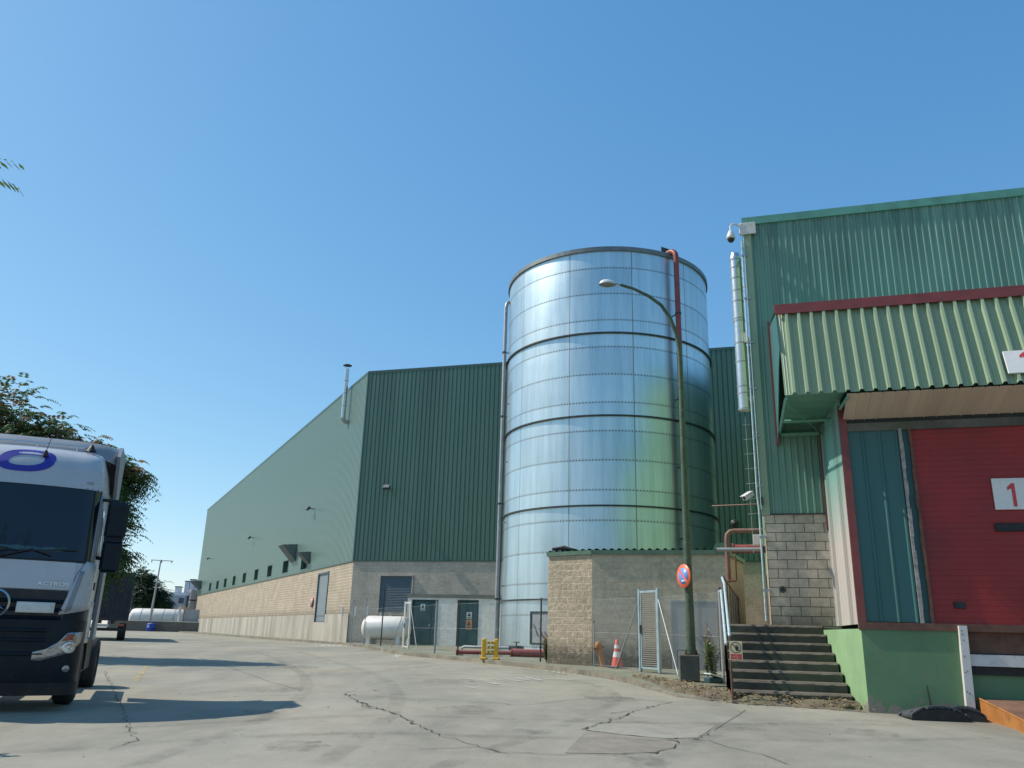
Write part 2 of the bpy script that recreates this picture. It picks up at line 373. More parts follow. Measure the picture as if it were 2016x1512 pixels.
# ------------------------------------------------------------------ objects
def tag(o, label=None, cat=None, group=None, kind=None):
    if label: o['label'] = label
    if cat: o['category'] = cat
    if group: o['group'] = group
    if kind: o['kind'] = kind
    return o
def thing(name, label, cat, loc=(0, 0, 0), rz=0., group=None):
    o = bpy.data.objects.new(name, None); COL.objects.link(o)
    o.location = loc; o.rotation_euler = (0, 0, rz); o.empty_display_size = .2
    return tag(o, label, cat, group)
def copy_tree(o, parent=None):
    c = o.copy(); COL.objects.link(c)
    if parent: c.parent = parent
    for ch in [x for x in bpy.data.objects if x.parent == o]: copy_tree(ch, c)
    return c

class MB:
    def __init__(s): s.v = []; s.f = []; s.uv = []; s.m = []; s.sm = []
    def face(s, pts, uv=None, mi=0, sm=False):
        n = len(s.v); s.v += [tuple(p) for p in pts]; s.f.append(tuple(range(n, n + len(pts))))
        s.uv.append(uv or [(p[0], p[2]) for p in pts]); s.m.append(mi); s.sm.append(sm)
    def raw(s, V, F, mi=0, sm=False, UV=None):
        n = len(s.v); s.v += [tuple(p) for p in V]
        for k, f in enumerate(F):
            s.f.append(tuple(n + i for i in f)); s.m.append(mi); s.sm.append(sm)
            s.uv.append(UV[k] if UV else [(V[i][0], V[i][2]) for i in f])
    def box(s, x0, x1, y0, y1, z0, z1, mi=0, bev=0., mat=None):
        if bev <= 0:
            V = [(x, y, z) for z in (z0, z1) for y in (y0, y1) for x in (x0, x1)]
            F = [(0, 2, 3, 1), (4, 5, 7, 6), (0, 1, 5, 4), (2, 6, 7, 3), (0, 4, 6, 2), (1, 3, 7, 5)]
        else:
            b = bev; V = []; F = []
            def ring(z, i):
                return [(x0 + i, y0 + b, z), (x0 + b, y0 + i, z), (x1 - b, y0 + i, z), (x1 - i, y0 + b, z), (x1 - i, y1 - b, z), (x1 - b, y1 - i, z), (x0 + b, y1 - i, z), (x0 + i, y1 - b, z)]
            for z, i in ((z0, b * .8), (z0 + b, 0), (z1 - b, 0), (z1, b * .8)):
                bb = b; V += ring(z, i) if i == 0 else [(x0 + b * 1.0, y0 + b, z), (x0 + b, y0 + b, z), (x1 - b, y0 + b, z), (x1 - b, y0 + b, z), (x1 - b, y1 - b, z), (x1 - b, y1 - b, z), (x0 + b, y1 - b, z), (x0 + b, y1 - b, z)]
            for r in range(3):
                for k in range(8):
                    a, c = r * 8 + k, r * 8 + (k + 1) % 8
                    F.append((a, c, c + 8, a + 8))
            F.append((1, 6, 5, 2)); F[-1] = (0, 7, 4, 3); F.append((24, 27, 28, 31))
        if mat: V = [mat @ Vector(p) for p in V]
        s.raw(V, F, mi)
    def tube(s, pts, r, n=12, mi=0, caps=True, sm=True):
        P = [Vector(p) for p in pts]; R = r if isinstance(r, (list, tuple)) else [r] * len(P)
        V = []; F = []; up = None
        for i, p in enumerate(P):
            t = (P[min(i + 1, len(P) - 1)] - P[max(i - 1, 0)]).normalized()
            if up is None: up = Vector((0, 0, 1)) if abs(t.z) < .9 else Vector((1, 0, 0))
            a = t.cross(up).normalized(); up2 = a.cross(t).normalized(); up = up2
            for k in range(n):
                w = 2 * math.pi * k / n; V.append(p + (a * math.cos(w) + up2 * math.sin(w)) * R[i])
        for i in range(len(P) - 1):
            for k in range(n):
                a = i * n + k; b = i * n + (k + 1) % n; F.append((a, b, b + n, a + n))
        s.raw(V, F, mi, sm)
        if caps:
            s.raw(V[:n], [tuple(range(n))[::-1]], mi); s.raw(V[-n:], [tuple(range(n))], mi)
    def lathe(s, prof, c=(0, 0, 0), axis='z', n=32, mi=0, sm=True):
        V = []; F = []
        for r, h in prof:
            for k in range(n):
                w = 2 * math.pi * k / n; a, b = r * math.cos(w), r * math.sin(w)
                V.append({'z': (c[0] + a, c[1] + b, c[2] + h), 'x': (c[0] + h, c[1] + a, c[2] + b), 'y': (c[0] + a, c[1] + h, c[2] + b)}[axis])
        for i in range(len(prof) - 1):
            for k in range(n):
                a = i * n + k; b = i * n + (k + 1) % n; F.append((a, b, b + n, a + n))
        s.raw(V, F, mi, sm)
    def prism(s, poly, h0, h1, axis='z', mi=0):
        """poly 2D extruded; axis y: poly=(x,z), axis x: poly=(y,z)"""
        def P(p, h): return {'z': (p[0], p[1], h), 'y': (p[0], h, p[1]), 'x': (h, p[0], p[1])}[axis]
        n = len(poly); V = [P(p, h0) for p in poly] + [P(p, h1) for p in poly]
        F = [tuple(range(n))[::-1], tuple(range(n, 2 * n))] + [(k, (k + 1) % n, n + (k + 1) % n, n + k) for k in range(n)]
        s.raw(V, F, mi)
    def build(s, name, mats, parent=None, fixn=True):
        me = bpy.data.meshes.new(name); me.from_pydata(s.v, [], s.f)
        ul = me.uv_layers.new(name='UVMap')
        flat = [c for f in s.uv for p in f for c in p]
        ul.data.foreach_set('uv', flat)
        me.polygons.foreach_set('material_index', s.m); me.polygons.foreach_set('use_smooth', s.sm)
        for m in (mats if isinstance(mats, (list, tuple)) else [mats]): me.materials.append(m)
        me.validate(); me.update()
        o = bpy.data.objects.new(name, me); COL.objects.link(o)
        if parent: o.parent = parent
        return o

def panels(mb, p0, p1, z0, z1, holes=(), u0=0., mi=0, back=0.):
    """flat wall from p0 to p1 (outer side on the right hand), holes = (ua, ub, za, zb)"""
    p0, p1 = Vector(p0), Vector(p1); L = (p1 - p0).length; d = (p1 - p0) / L
    us = sorted({0., L, *[min(max(h[i], 0), L) for h in holes for i in (0, 1)]}); zs = sorted({z0, z1, *[min(max(h[i], z0), z1) for h in holes for i in (2, 3)]})
    for a, b in zip(us, us[1:]):
        for c, e in zip(zs, zs[1:]):
            um, zm = (a + b) / 2, (c + e) / 2
            if b - a < 1e-5 or e - c < 1e-5 or any(h[0] < um < h[1] and h[2] < zm < h[3] for h in holes): continue
            A, B = p0 + d * a, p0 + d * b
            mb.face([(A.x, A.y, c), (B.x, B.y, c), (B.x, B.y, e), (A.x, A.y, e)], [(u0 + a, c), (u0 + b, c), (u0 + b, e), (u0 + a, e)], mi)
def ribs(mb, p0, p1, z0, z1, pitch=.25, depth=.035, prof=(.45, .15, .25, .15), holes=(), u0=0., mi=0, dz0=0., dz1=0.):
    """profiled sheet: valley, flank, crest, flank (fractions of the pitch); crest stands proud by depth"""
    p0, p1 = Vector(p0), Vector(p1); L = (p1 - p0).length; d = (p1 - p0) / L; nrm = Vector((d.y, -d.x))
    n = max(1, round(L / pitch)); P = L / n; pts = []
    for i in range(n):
        u = i * P; pts += [(u, 0), (u + prof[0] * P, 0), (u + (prof[0] + prof[1]) * P, depth), (u + (1 - prof[3]) * P, depth)]
    pts.append((L, 0))
    for (ua, oa), (ub, ob) in zip(pts, pts[1:]):
        um = (ua + ub) / 2; cuts = sorted([(h[2], h[3]) for h in holes if h[0] < um < h[1]])
        zs = []; z = z0
        for ca, cb in cuts:
            if ca > z: zs.append((z, ca))
            z = max(z, cb)
        if z < z1: zs.append((z, z1))
        A = p0 + d * ua + nrm * oa; B = p0 + d * ub + nrm * ob
        for c, e in zs:
            mb.face([(A.x, A.y, c), (B.x, B.y, c), (B.x, B.y, e), (A.x, A.y, e)], [(u0 + ua, c), (u0 + ub, c), (u0 + ub, e), (u0 + ua, e)], mi)
def text_part(txt, size, mat, parent, loc, rot, name='lettering', ext=.003, sx=1.):
    cu = bpy.data.curves.new(name, 'FONT'); cu.body = txt; cu.size = size; cu.extrude = ext
    cu.align_x = 'CENTER'; cu.align_y = 'CENTER'
    o = bpy.data.objects.new(name, cu); COL.objects.link(o)
    dg = bpy.context.evaluated_depsgraph_get(); me = bpy.data.meshes.new_from_object(o.evaluated_get(dg))
    COL.objects.unlink(o); bpy.data.objects.remove(o)
    me.materials.clear(); me.materials.append(mat)
    t = bpy.data.objects.new(name, me); COL.objects.link(t); t.parent = parent
    t.location = loc; t.rotation_euler = rot; t.scale = (sx, 1, 1)
    return t

# ------------------------------------------------------------------ ground
def gz(x, y):
    b = .3 * (1 - math.exp(-max(0, y - 8) / 15))
    t = min(1, max(0, (-x - 1) / 5)); t = t * t * (3 - 2 * t); k = max(0, min(1, (45 - y) / 25))
    return b - .17 * t * k
def axis_vals(segs):
    out = []
    for a, b, s in segs:
        n = max(1, int(round((b - a) / s))); out += [a + (b - a) * i / n for i in range(n)]
    return out + [segs[-1][1]]
mb = MB()
xs = axis_vals([(-1500, -300, 300), (-300, -60, 40), (-60, -16, 4), (-16, 12, .5), (12, 60, 6), (60, 300, 60), (300, 1500, 300)])
ys = axis_vals([(-1500, -100, 200), (-100, -4, 12), (-4, 60, .5), (60, 140, 4), (140, 400, 65), (400, 2600, 550)])
V = [(x, y, gz(x, y)) for y in ys for x in xs]; nx = len(xs)
F = [(j * nx + i, j * nx + i + 1, (j + 1) * nx + i + 1, (j + 1) * nx + i) for j in range(len(ys) - 1) for i in range(nx - 1)]
mb.raw(V, F, 0, True); tag(mb.build('ground', M['asphalt']), kind='structure')

# pavement with kerb
outer = [(-47, 122, .13), (-22.2, 74.6, .13), (-10.3, 54.4, .13), (-7.2, 45.5, .13), (-4.48, 37.1, .13), (-.87, 29.7, .13), (1.45, 25.4, .13), (2.15, 23.3, .13), (2.75, 21.4, .12), (3.0, 19.9, .10), (3.1, 18.4, .06), (3.35, 16.6, .03), (4.3, 15.35, .02), (5.2, 15.1, .02), (6.05, 14.4, .02)]
inner = [(-44, 123, .13), (-19.5, 76, .13), (-8, 57, .13), (4, 54, .13), (8, 52, .13), (10, 46, .13), (12, 40, .13), (12, 34, .13), (12, 30, .13), (12, 26, .13), (10, 22, .10), (9, 19, .06), (8, 18.5, .05), (7.6, 18.2, .05), (6.6, 17.2, .05)]
def densify(pl, k):
    o = []
    for a, b in zip(pl, pl[1:]):
        for i in range(k): o.append(tuple(a[j] + (b[j] - a[j]) * i / k for j in range(3)))
    return o + [pl[-1]]
O_, I_ = densify(outer, 8), densify(inner, 8); m_ = 14
rr = random.Random(3)
O_ = [(x + rr.uniform(-.03, .03) * (y < 60), y, h) for x, y, h in O_]
mb = MB(); V = []
for a, b in zip(O_, I_):
    dx, dy = b[0] - a[0], b[1] - a[1]; l = math.hypot(dx, dy)
    for j in range(m_ + 1):
        t = j / m_; t = (.16 / l) if j == 1 else (0 if j == 0 else t)
        x, y = a[0] + dx * t, a[1] + dy * t; V.append((x, y, gz(x, y) + a[2] + (b[2] - a[2]) * t))
W = m_ + 1
F = []; K = []
for i in range(len(O_) - 1):
    for j in range(m_):
        (K if j == 0 else F).append((i * W + j, i * W + j + 1, (i + 1) * W + j + 1, (i + 1) * W + j))
mb.raw(V, F, 0)
tag(mb.build('pavement', M['walk']), kind='structure')
mb = MB(); mb.raw(V, K, 0)
for a, b in zip(O_, O_[1:]):
    mb.face([(b[0], b[1], gz(b[0], b[1]) - .05), (a[0], a[1], gz(a[0], a[1]) - .05), (a[0], a[1], gz(a[0], a[1]) + a[2]), (b[0], b[1], gz(b[0], b[1]) + b[2])])
tag(mb.build('kerb', M['kerb']), kind='structure')

# cracks, slab joints and patches of the concrete yard (lying on the ground)
CR = [(0, [(-10.63, 29.85), (-7.81, 24.69), (-4.19, 17.58)]), (0, [(-4.19, 17.58), (-2.31, 17.43)]), (1, [(-5.31, 15.62), (-4.89, 16.07), (-3.07, 16.01), (-2.1, 15.18), (-1.55, 14.77), (-0.76, 14.62), (0.39, 14.09), (1.02, 15.13), (2.18, 16.24), (2.92, 15.29)]), (2, [(-2.96, 15.98), (-2.15, 13.65), (-1.53, 12.4), (-1.24, 11.57), (-1.0, 10.96)]), (1, [(-1.0, 10.96), (-0.72, 10.28), (-0.32, 9.57), (0.03, 9.05)]), (1, [(-2.47, 14.43), (-2.03, 13.2), (-1.77, 12.9)]), (2, [(1.02, 11.21), (1.31, 11.8), (1.64, 12.55), (2.05, 13.63), (2.6, 14.69)]), (1, [(2.6, 14.69), (3.0, 15.48)]), (2, [(1.64, 13.23), (2.07, 13.76)]), (1, [(1.49, 12.34), (1.75, 12.76)]), (1, [(1.03, 11.15), (1.21, 10.91), (1.7, 10.62)]), (2, [(1.7, 10.62), (1.95, 10.5), (2.36, 10.62)]), (2, [(2.36, 10.62), (2.43, 10.4)]), (1, [(2.36, 10.62), (2.79, 11.51)]), (0, [(2.79, 11.51), (4.02, 14.35)]), (1, [(-0.05, 9.13), (0.56, 9.14), (1.17, 9.24)]), (2, [(1.17, 9.24), (1.62, 9.41), (1.97, 9.91), (2.05, 10.21), (1.98, 10.43)]), (0, [(2.46, 10.52), (2.57, 9.98), (2.81, 9.51), (2.87, 8.89)]), (0, [(-0.88, 9.24), (-0.22, 9.49)]), (1, [(-3.05, 16.2), (-2.86, 16.61)]), (1, [(-2.63, 16.9), (-2.33, 16.41)]), (0, [(-7.21, 23.96), (-6.45, 25.36), (-5.4, 24.13)]), (1, [(-6.42, 24.91), (-5.85, 24.3), (-5.2, 23.6)]), (1, [(-4.97, 20.72), (-4.51, 20.84)]), (1, [(-10.34, 22.23), (-6.86, 15.41), (-5.26, 12.24), (-4.19, 10.08), (-4.24, 9.98)]), (0, [(-5.92, 11.7), (-5.59, 11.87), (-5.21, 12.07)]), (1, [(-4.19, 10.08), (-4.2, 9.46)]), (1, [(-4.69, 10.87), (-4.66, 11.0)])]
rr = random.Random(11)
mbc, mbj = MB(), MB()
for kind, pl in CR:
    pts = []
    for a, b in zip(pl, pl[1:]):
        n = max(2, int(math.hypot(b[0] - a[0], b[1] - a[1]) / (.13 if kind else .5)))
        for i in range(n): pts.append((a[0] + (b[0] - a[0]) * i / n, a[1] + (b[1] - a[1]) * i / n))
    pts.append(pl[-1]); j = .05 if kind else .012
    pts = [(x + rr.uniform(-j, j), y + rr.uniform(-j, j)) for x, y in pts]
    L_, R_ = [], []
    for i, (x, y) in enumerate(pts):
        a, b = pts[max(i - 1, 0)], pts[min(i + 1, len(pts) - 1)]; dx, dy = b[0] - a[0], b[1] - a[1]; l = math.hypot(dx, dy) or 1
        w = (rr.uniform(.002, .011) * (2.4 if kind == 2 and rr.random() < .35 else 1)) if kind else .006
        L_.append((x - dy / l * w, y + dx / l * w)); R_.append((x + dy / l * w, y - dx / l * w))
    t = mbc if kind else mbj
    for i in range(len(pts) - 1):
        q = [R_[i], R_[i + 1], L_[i + 1], L_[i]]
        t.face([(x, y, gz(x, y) + .009) for x, y in q])
tag(mbc.build('ground_cracks', M['crack']), kind='structure')
tag(mbj.build('slab_joints', M['joint']), kind='structure')
def patch(name, poly, mat, dz=.004):
    mb = MB(); cx = sum(p[0] for p in poly) / len(poly); cy = sum(p[1] for p in poly) / len(poly)
    dense = []
    for a, b in zip(poly, poly[1:] + poly[:1]):
        for i in range(6): dense.append((a[0] + (b[0] - a[0]) * i / 6, a[1] + (b[1] - a[1]) * i / 6))
    rings = [[(cx + (x - cx) * k, cy + (y - cy) * k) for x, y in dense] for k in (1, .75, .5, .25)]; n = len(dense)
    V = [(x, y, gz(x, y) + dz) for r in rings for x, y in r] + [(cx, cy, gz(cx, cy) + dz)]
    F = [(r * n + i, r * n + (i + 1) % n, (r + 1) * n + (i + 1) % n, (r + 1) * n + i) for r in range(3) for i in range(n)] + [(3 * n + i, 3 * n + (i + 1) % n, 4 * n) for i in range(n)]
    mb.raw(V, F); return tag(mb.build(name, mat), kind='structure')
PT = [[(1.05, 11.16), (1.38, 11.76), (1.76, 12.0), (2.89, 11.89), (2.4, 10.71), (1.97, 10.57), (1.71, 10.67)], [(0.66, 9.25), (1.04, 11.01), (1.68, 10.52), (1.97, 10.38), (1.97, 9.91), (1.63, 9.45), (1.18, 9.28)]]
patch('concrete_patch', PT[0], M['patch_light']); patch('brown_patch', PT[1], M['patch_brown'])
# dirt washed to the foot of the steps, and the debris in it
mb = MB(); rr = random.Random(5)
edge = [(3.0, 21.4), (3.1, 19.6), (3.3, 17.9), (3.65, 16.5), (4.25, 15.45), (5.05, 15.1), (6.05, 14.55)]
inn = [(3.3, 20.8), (3.8, 19.3), (4.0, 17.8), (4.2, 16.6), (4.6, 15.75), (5.6, 15.7), (6.4, 15.4)]
e2_, i2_ = densify([(*p, 0) for p in edge], 8), densify([(*p, 0) for p in inn], 8); V = []
for a, b in zip(e2_, i2_):
    jx, jy = rr.uniform(-.1, .1), rr.uniform(-.1, .1)
    for j in range(7):
        t = j / 6; x, y = a[0] + jx * (1 - t) + (b[0] - a[0]) * t, a[1] + jy * (1 - t) + (b[1] - a[1]) * t
        V.append((x, y, gz(x, y) + (.006 if j == 0 else .145 * min(1, t * 1.4) * (1 - .3 * rr.random()) + .02)))
F = [(i * 7 + j, i * 7 + j + 1, i * 7 + j + 8, i * 7 + j + 7) for i in range(len(e2_) - 1) for j in range(6)]
mb.raw(V, F, 0, True); tag(mb.build('dirt_verge', M['dirt']), kind='structure')
mb = MB()
for k in range(1500):
    i = rr.randrange(len(e2_)); t = rr.random() ** .8 * 1.1 - .08
    x = e2_[i][0] + (i2_[i][0] - e2_[i][0]) * t + rr.gauss(0, .12); y = e2_[i][1] + (i2_[i][1] - e2_[i][1]) * t + rr.gauss(0, .2)
    z = gz(x, y) + max(.02, .17 * min(1, max(t, 0) * 1.4)); s_ = rr.uniform(.012, .045); w = rr.uniform(0, 6.28)
    dx, dy = math.cos(w) * s_, math.sin(w) * s_
    mb.face([(x - dx, y - dy, z), (x + dy * .5, y - dx * .5, z + rr.uniform(0, .03)), (x + dx, y + dy, z + rr.uniform(0, .025)), (x - dy * .5, y + dx * .5, z)], mi=rr.choice((0, 0, 1)))
tag(mb.build('leaf_litter', [M['leaf_dry'], M['dirt']]), 'dry leaves and grit swept against the foot of the steps', 'leaf litter', kind='stuff')
# litter along the kerb and pebbles on the yard
mb = MB()
def chip(x, y, s_, mi, zz=0.):
    z = gz(x, y) + zz; w = rr.uniform(0, 6.28); dx, dy = math.cos(w) * s_, math.sin(w) * s_; h = s_ * rr.uniform(.3, .8)
    V = [(x - dx, y - dy, z), (x + dy * .7, y - dx * .7, z), (x + dx, y + dy, z), (x - dy * .7, y + dx * .7, z), (x, y, z + h)]
    mb.raw(V, [(0, 1, 4), (1, 2, 4), (2, 3, 4), (3, 0, 4)], mi)
for k in range(130): chip(1.75 + rr.gauss(0, .3), 24.3 + rr.gauss(0, 1.0), rr.uniform(.012, .04), rr.choice((0, 1, 1)), .02)
for k in range(40): chip(-4.5 + rr.gauss(0, .25), 36.8 + rr.gauss(0, 1.2), rr.uniform(.02, .06), 0)
for k in range(30): chip(-10.6 + rr.gauss(0, .4), 52 + rr.gauss(0, 1.2), rr.uniform(.04, .1), 0)
for k in range(170):
    chip(rr.uniform(-7, 6), rr.uniform(7, 24), rr.uniform(.006, .02), rr.choice((1, 1, 2)))
tag(mb.build('loose_grit', [M['litter_white'], M['patch_light'], M['crack']]), 'bits of broken kerb, litter and pebbles strewn over the yard', 'grit', kind='stuff')

# faint tyre tracks and drips: thin stains lying on the concrete
def stainmat(name, c, amt, sc):
    m, nt, b = newmat(name); v = coord(nt); setb(nt, b, c, .8)
    a = mth(nt, 'MULTIPLY', ramp(nt, noise(nt, v, sc, 6, .75), [(.42, g(0)), (.66, g(1))]), amt)
    tr_ = N(nt, 'ShaderNodeBsdfTransparent'); mx = N(nt, 'ShaderNodeMixShader')
    nt.links.new(a, mx.inputs[0]); nt.links.new(tr_.outputs[0], mx.inputs[1]); nt.links.new(b.outputs[0], mx.inputs[2]); nt.links.new(mx.outputs[0], nt.nodes['Material Output'].inputs[0]); return m
M['tyre_mark'] = stainmat('tyre_mark', (.10, .10, .09), .22, 2.2); M['drip'] = stainmat('drip', (.08, .075, .065), .38, 5.)
mb = MB()
for (pts, w) in (([(-3.5, 7.5), (-3.2, 14), (-5.5, 24), (-12, 40)], .26), ([(-1.7, 7.5), (-1.5, 14), (-3.6, 24), (-10, 40)], .26), ([(-1., 7.2), (1., 12), (2.4, 16.5), (1.6, 22)], .22), ([(.9, 7.2), (2.5, 11), (4.6, 13.2), (6.5, 13.0)], .22), ([(-6, 9), (-2.5, 10.5), (1.5, 10.2), (7, 11.5)], .24), ([(-6, 11), (-2.2, 12.3), (2., 12.0), (7, 13)], .24)):
    P = densify([(*p, 0) for p in pts], 14)
    P = [tuple(sum(P[min(max(i + k, 0), len(P) - 1)][j] for k in range(-6, 7)) / 13 for j in range(2)) for i in range(len(P))]
    for a, b in zip(P, P[1:]):
        dx, dy = b[0] - a[0], b[1] - a[1]; l = math.hypot(dx, dy) or 1; ox, oy = -dy / l * w / 2, dx / l * w / 2
        mb.face([(x, y, gz(x, y) + .012) for x, y in [(a[0] - ox, a[1] - oy), (b[0] - ox, b[1] - oy), (b[0] + ox, b[1] + oy), (a[0] + ox, a[1] + oy)]])
tag(mb.build('tyre_tracks', M['tyre_mark']), kind='structure')
mb = MB(); rr = random.Random(77)
for (x, y, r) in [(-2.2, 9.4, .35), (-.6, 13.3, .5), (1.4, 8.9, .3), (3.2, 12.0, .45), (-4.4, 17.5, .6), (-1.2, 19.5, .7), (4.9, 11.7, .4), (2.0, 15.8, .5), (-6.5, 26, .9), (.3, 10.8, .22), (-3.6, 12.9, .3)]:
    n = 18; R_ = [r * rr.uniform(.7, 1.15) for _ in range(n)]
    mb.face([(x + R_[k] * math.cos(6.283 * k / n), y + 1.2 * R_[k] * math.sin(6.283 * k / n), gz(x, y) + .016) for k in range(n)])
tag(mb.build('oil_stains', M['drip']), kind='structure')

# faded paint on the road
mb = MB()
for (x, y, l, w, a) in [(-0.77, 18.71, 0.6, 0.16, -0.974), (-0.65, 20.09, 0.99, 0.16, -1.008), (-0.38, 19.21, 1.24, 0.16, -1.122), (-0.13, 20.31, 0.99, 0.16, -1.134), (0.14, 20.43, 1.4, 0.16, -1.174), (0.4, 20.87, 1.26, 0.16, -1.307), (0.71, 21.02, 1.71, 0.16, -1.353), (1.04, 21.26, 1.06, 0.16, -1.132), (1.46, 21.09, 0.84, 0.16, -1.006), (-0.68, 17.6, 0.32, 0.16, -0.852), (0.53, 21.86, 1.03, 0.16, -0.029)]:
    c, s_ = math.cos(a), math.sin(a); q = [(-l / 2, -w / 2), (l / 2, -w / 2), (l / 2, w / 2), (-l / 2, w / 2)]
    mb.face([(x + c * p - s_ * r, y + s_ * p + c * r, gz(x, y) + .008) for p, r in q])
tag(mb.build('road_lettering', M['faded_paint']), kind='structure')
def ribbon(name, pl, w, mat, dz=.008):
    mb = MB(); pts = densify([(*p, 0) for p in pl], 10)
    for a, b in zip(pts, pts[1:]):
        dx, dy = b[0] - a[0], b[1] - a[1]; l = math.hypot(dx, dy); ox, oy = -dy / l * w / 2, dx / l * w / 2
        mb.face([(x, y, gz(x, y) + dz) for x, y in [(a[0] - ox, a[1] - oy), (b[0] - ox, b[1] - oy), (b[0] + ox, b[1] + oy), (a[0] + ox, a[1] + oy)]])
    return tag(mb.build(name, mat), kind='structure')
ribbon('kerb_line', [(-4.9, 37.1), (-1.15, 29.5), (1.2, 25.1), (1.9, 23)], .12, M['faded_yellow'])
ribbon('bay_line', [(-10.2, 24.5), (-8.2, 19.2)], .12, M['faded_yellow'])

# ------------------------------------------------------------------ big warehouse
A = D2R(-16.3)
C0 = Vector((-10.38, 55.76, 0))
wh = thing('warehouse', 'long dark green ribbed warehouse on a concrete block base, behind the steel tank', 'warehouse', C0, A)
LW = 84.; e1 = Vector((-.685, .728)).normalized(); far = e1 * LW
HW, HC = 19.16, 5.72
mb = MB()
ribs(mb, (0, 0), (34, 0), HC, HW - .18, .31, .045, (.14, .1, .66, .1), u0=0)
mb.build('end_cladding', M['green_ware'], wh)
wx = [(19.8, 22.1), (26.9, 29.1), (33.9, 35.9), (40.9, 42.9), (47.8, 49.8), (54.4, 56.4), (61.0, 63.0), (67.8, 69.8)]
def hl(a, b, z0, z1): return (LW - b, LW - a, z0, z1)
holes = [hl(a, b, 5.95, 7.05) for a, b in wx] + [hl(12.7, 15.1, 5.9, 7.1)]
mb = MB()
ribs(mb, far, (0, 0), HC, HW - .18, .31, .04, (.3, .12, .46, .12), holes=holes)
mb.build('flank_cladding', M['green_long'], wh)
mb = MB()
for a, b in (((0, 0), (34, 0)), (far, (0, 0))):
    a, b = Vector(a), Vector(b); d = (b - a).normalized(); n = Vector((d.y, -d.x)); a0, b0 = a - d * 0, b
    for z0, z1, o, t in ((HW - .18, HW, .06, .35), (HC - .08, HC + .02, .06, .2)):
        P = [a0 + n * o, b0 + n * o, b0 - n * t, a0 - n * t]
        V = [(p.x, p.y, z) for z in (z0, z1) for p in P]
        mb.raw(V, [(3, 2, 1, 0), (4, 5, 6, 7), (0, 1, 5, 4), (1, 2, 6, 5), (2, 3, 7, 6), (3, 0, 4, 7)])
mb.box(-.05, .05, -.06, .05, HC + .02, HW - .19)
mb.build('trim', paint('ware_trim', (.045, .10, .08), .4, var=.15), wh)
mb = MB(); panels(mb, (0, 0), (34, 0), .2, HC - .08); mb.build('end_blockwork', M['block_ware'], wh)
mb = MB(); panels(mb, far, (0, 0), 2.25, HC - .08, [hl(6.0, 8.9, 1.72, 5.25)]); mb.build('flank_blockwork', M['block_long'], wh)
mb = MB()
q = far - Vector((.05, 0)); n = Vector((-.728, -.685))
panels(mb, far + n * .05, Vector((0, 0)) + n * .05, .1, 2.25, [hl(6.0, 8.9, 1.72, 5.25)])
V = [(p.x, p.y, 2.25) for p in (far + n * .05, n * .05, Vector((0, 0)), far)]; mb.raw(V, [(0, 1, 2, 3)])
mb.build('concrete_dado', M['dado'], wh)
mb = MB()   # roof and rear walls
RP = [(0, 0), (34, 0), (34, 61.2), (far.x, far.y)]
mb.face([(x, y, HW - .3) for x, y in RP], mi=1)
for a, b in zip(RP[1:], RP[2:] + RP[:1]):
    if b == (0, 0): continue
    mb.face([(a[0], a[1], 0), (b[0], b[1], 0), (b[0], b[1], HW - .3), (a[0], a[1], HW - .3)])
mb.build('roof', [M['green_ware'], M['galv']], wh)
def onlong(u, z, off=0.): p = e1 * u + Vector((-.728, -.685)) * off; return (p.x, p.y, z)
def longbox(mb, u0, u1, z0, z1, o0, o1, mi=0):
    V = [onlong(u, z, o) for z in (z0, z1) for o in (o0, o1) for u in (u0, u1)]
    mb.raw(V, [(0, 2, 3, 1), (4, 5, 7, 6), (0, 1, 5, 4), (2, 6, 7, 3), (0, 4, 6, 2), (1, 3, 7, 5)], mi)
for a, b in wx:
    mb = MB()
    for (u0, u1, z0, z1) in ((a - .05, a + .04, 5.9, 7.1), (b - .04, b + .05, 5.9, 7.1), (a + .04, b - .04, 7.02, 7.1), (a + .04, b - .04, 5.9, 5.98)):
        longbox(mb, u0, u1, z0, z1, -.3, .055)
    w = mb.build('window', M['green_ware'], wh)
    mb = MB(); longbox(mb, a + .04, b - .04, 5.98, 7.02, -.3, -.26)
    longbox(mb, a + .04, a + .9, 5.98, 6.9, -.259, -.2, 1)
    mb.build('pane', [M['win_dark'], M['win_pale']], w)
mb = MB()
for (u0, u1, z0, z1) in ((12.65, 12.75, 5.8, 7.15), (15.05, 15.15, 5.8, 7.15), (12.75, 15.05, 7.08, 7.15), (12.75, 15.05, 5.8, 5.9)): longbox(mb, u0, u1, z0, z1, -.3, .06)
w = mb.build('window', M['green_ware'], wh); mb = MB(); longbox(mb, 12.75, 15.05, 5.9, 7.08, -.3, -.2); mb.build('pane', M['glass'], w)
# sheet-metal hoods over wall vents: wedge, triangular cheeks
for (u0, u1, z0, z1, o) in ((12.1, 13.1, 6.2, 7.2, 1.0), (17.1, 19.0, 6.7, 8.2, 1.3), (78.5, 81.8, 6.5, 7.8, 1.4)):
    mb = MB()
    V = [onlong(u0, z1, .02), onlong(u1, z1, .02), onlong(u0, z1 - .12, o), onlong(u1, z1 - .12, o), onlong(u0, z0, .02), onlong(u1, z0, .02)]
    mb.raw(V, [(0, 1, 3, 2), (2, 3, 5, 4), (0, 2, 4), (1, 5, 3)]); mb.build('vent_hood', M['hood'], wh)
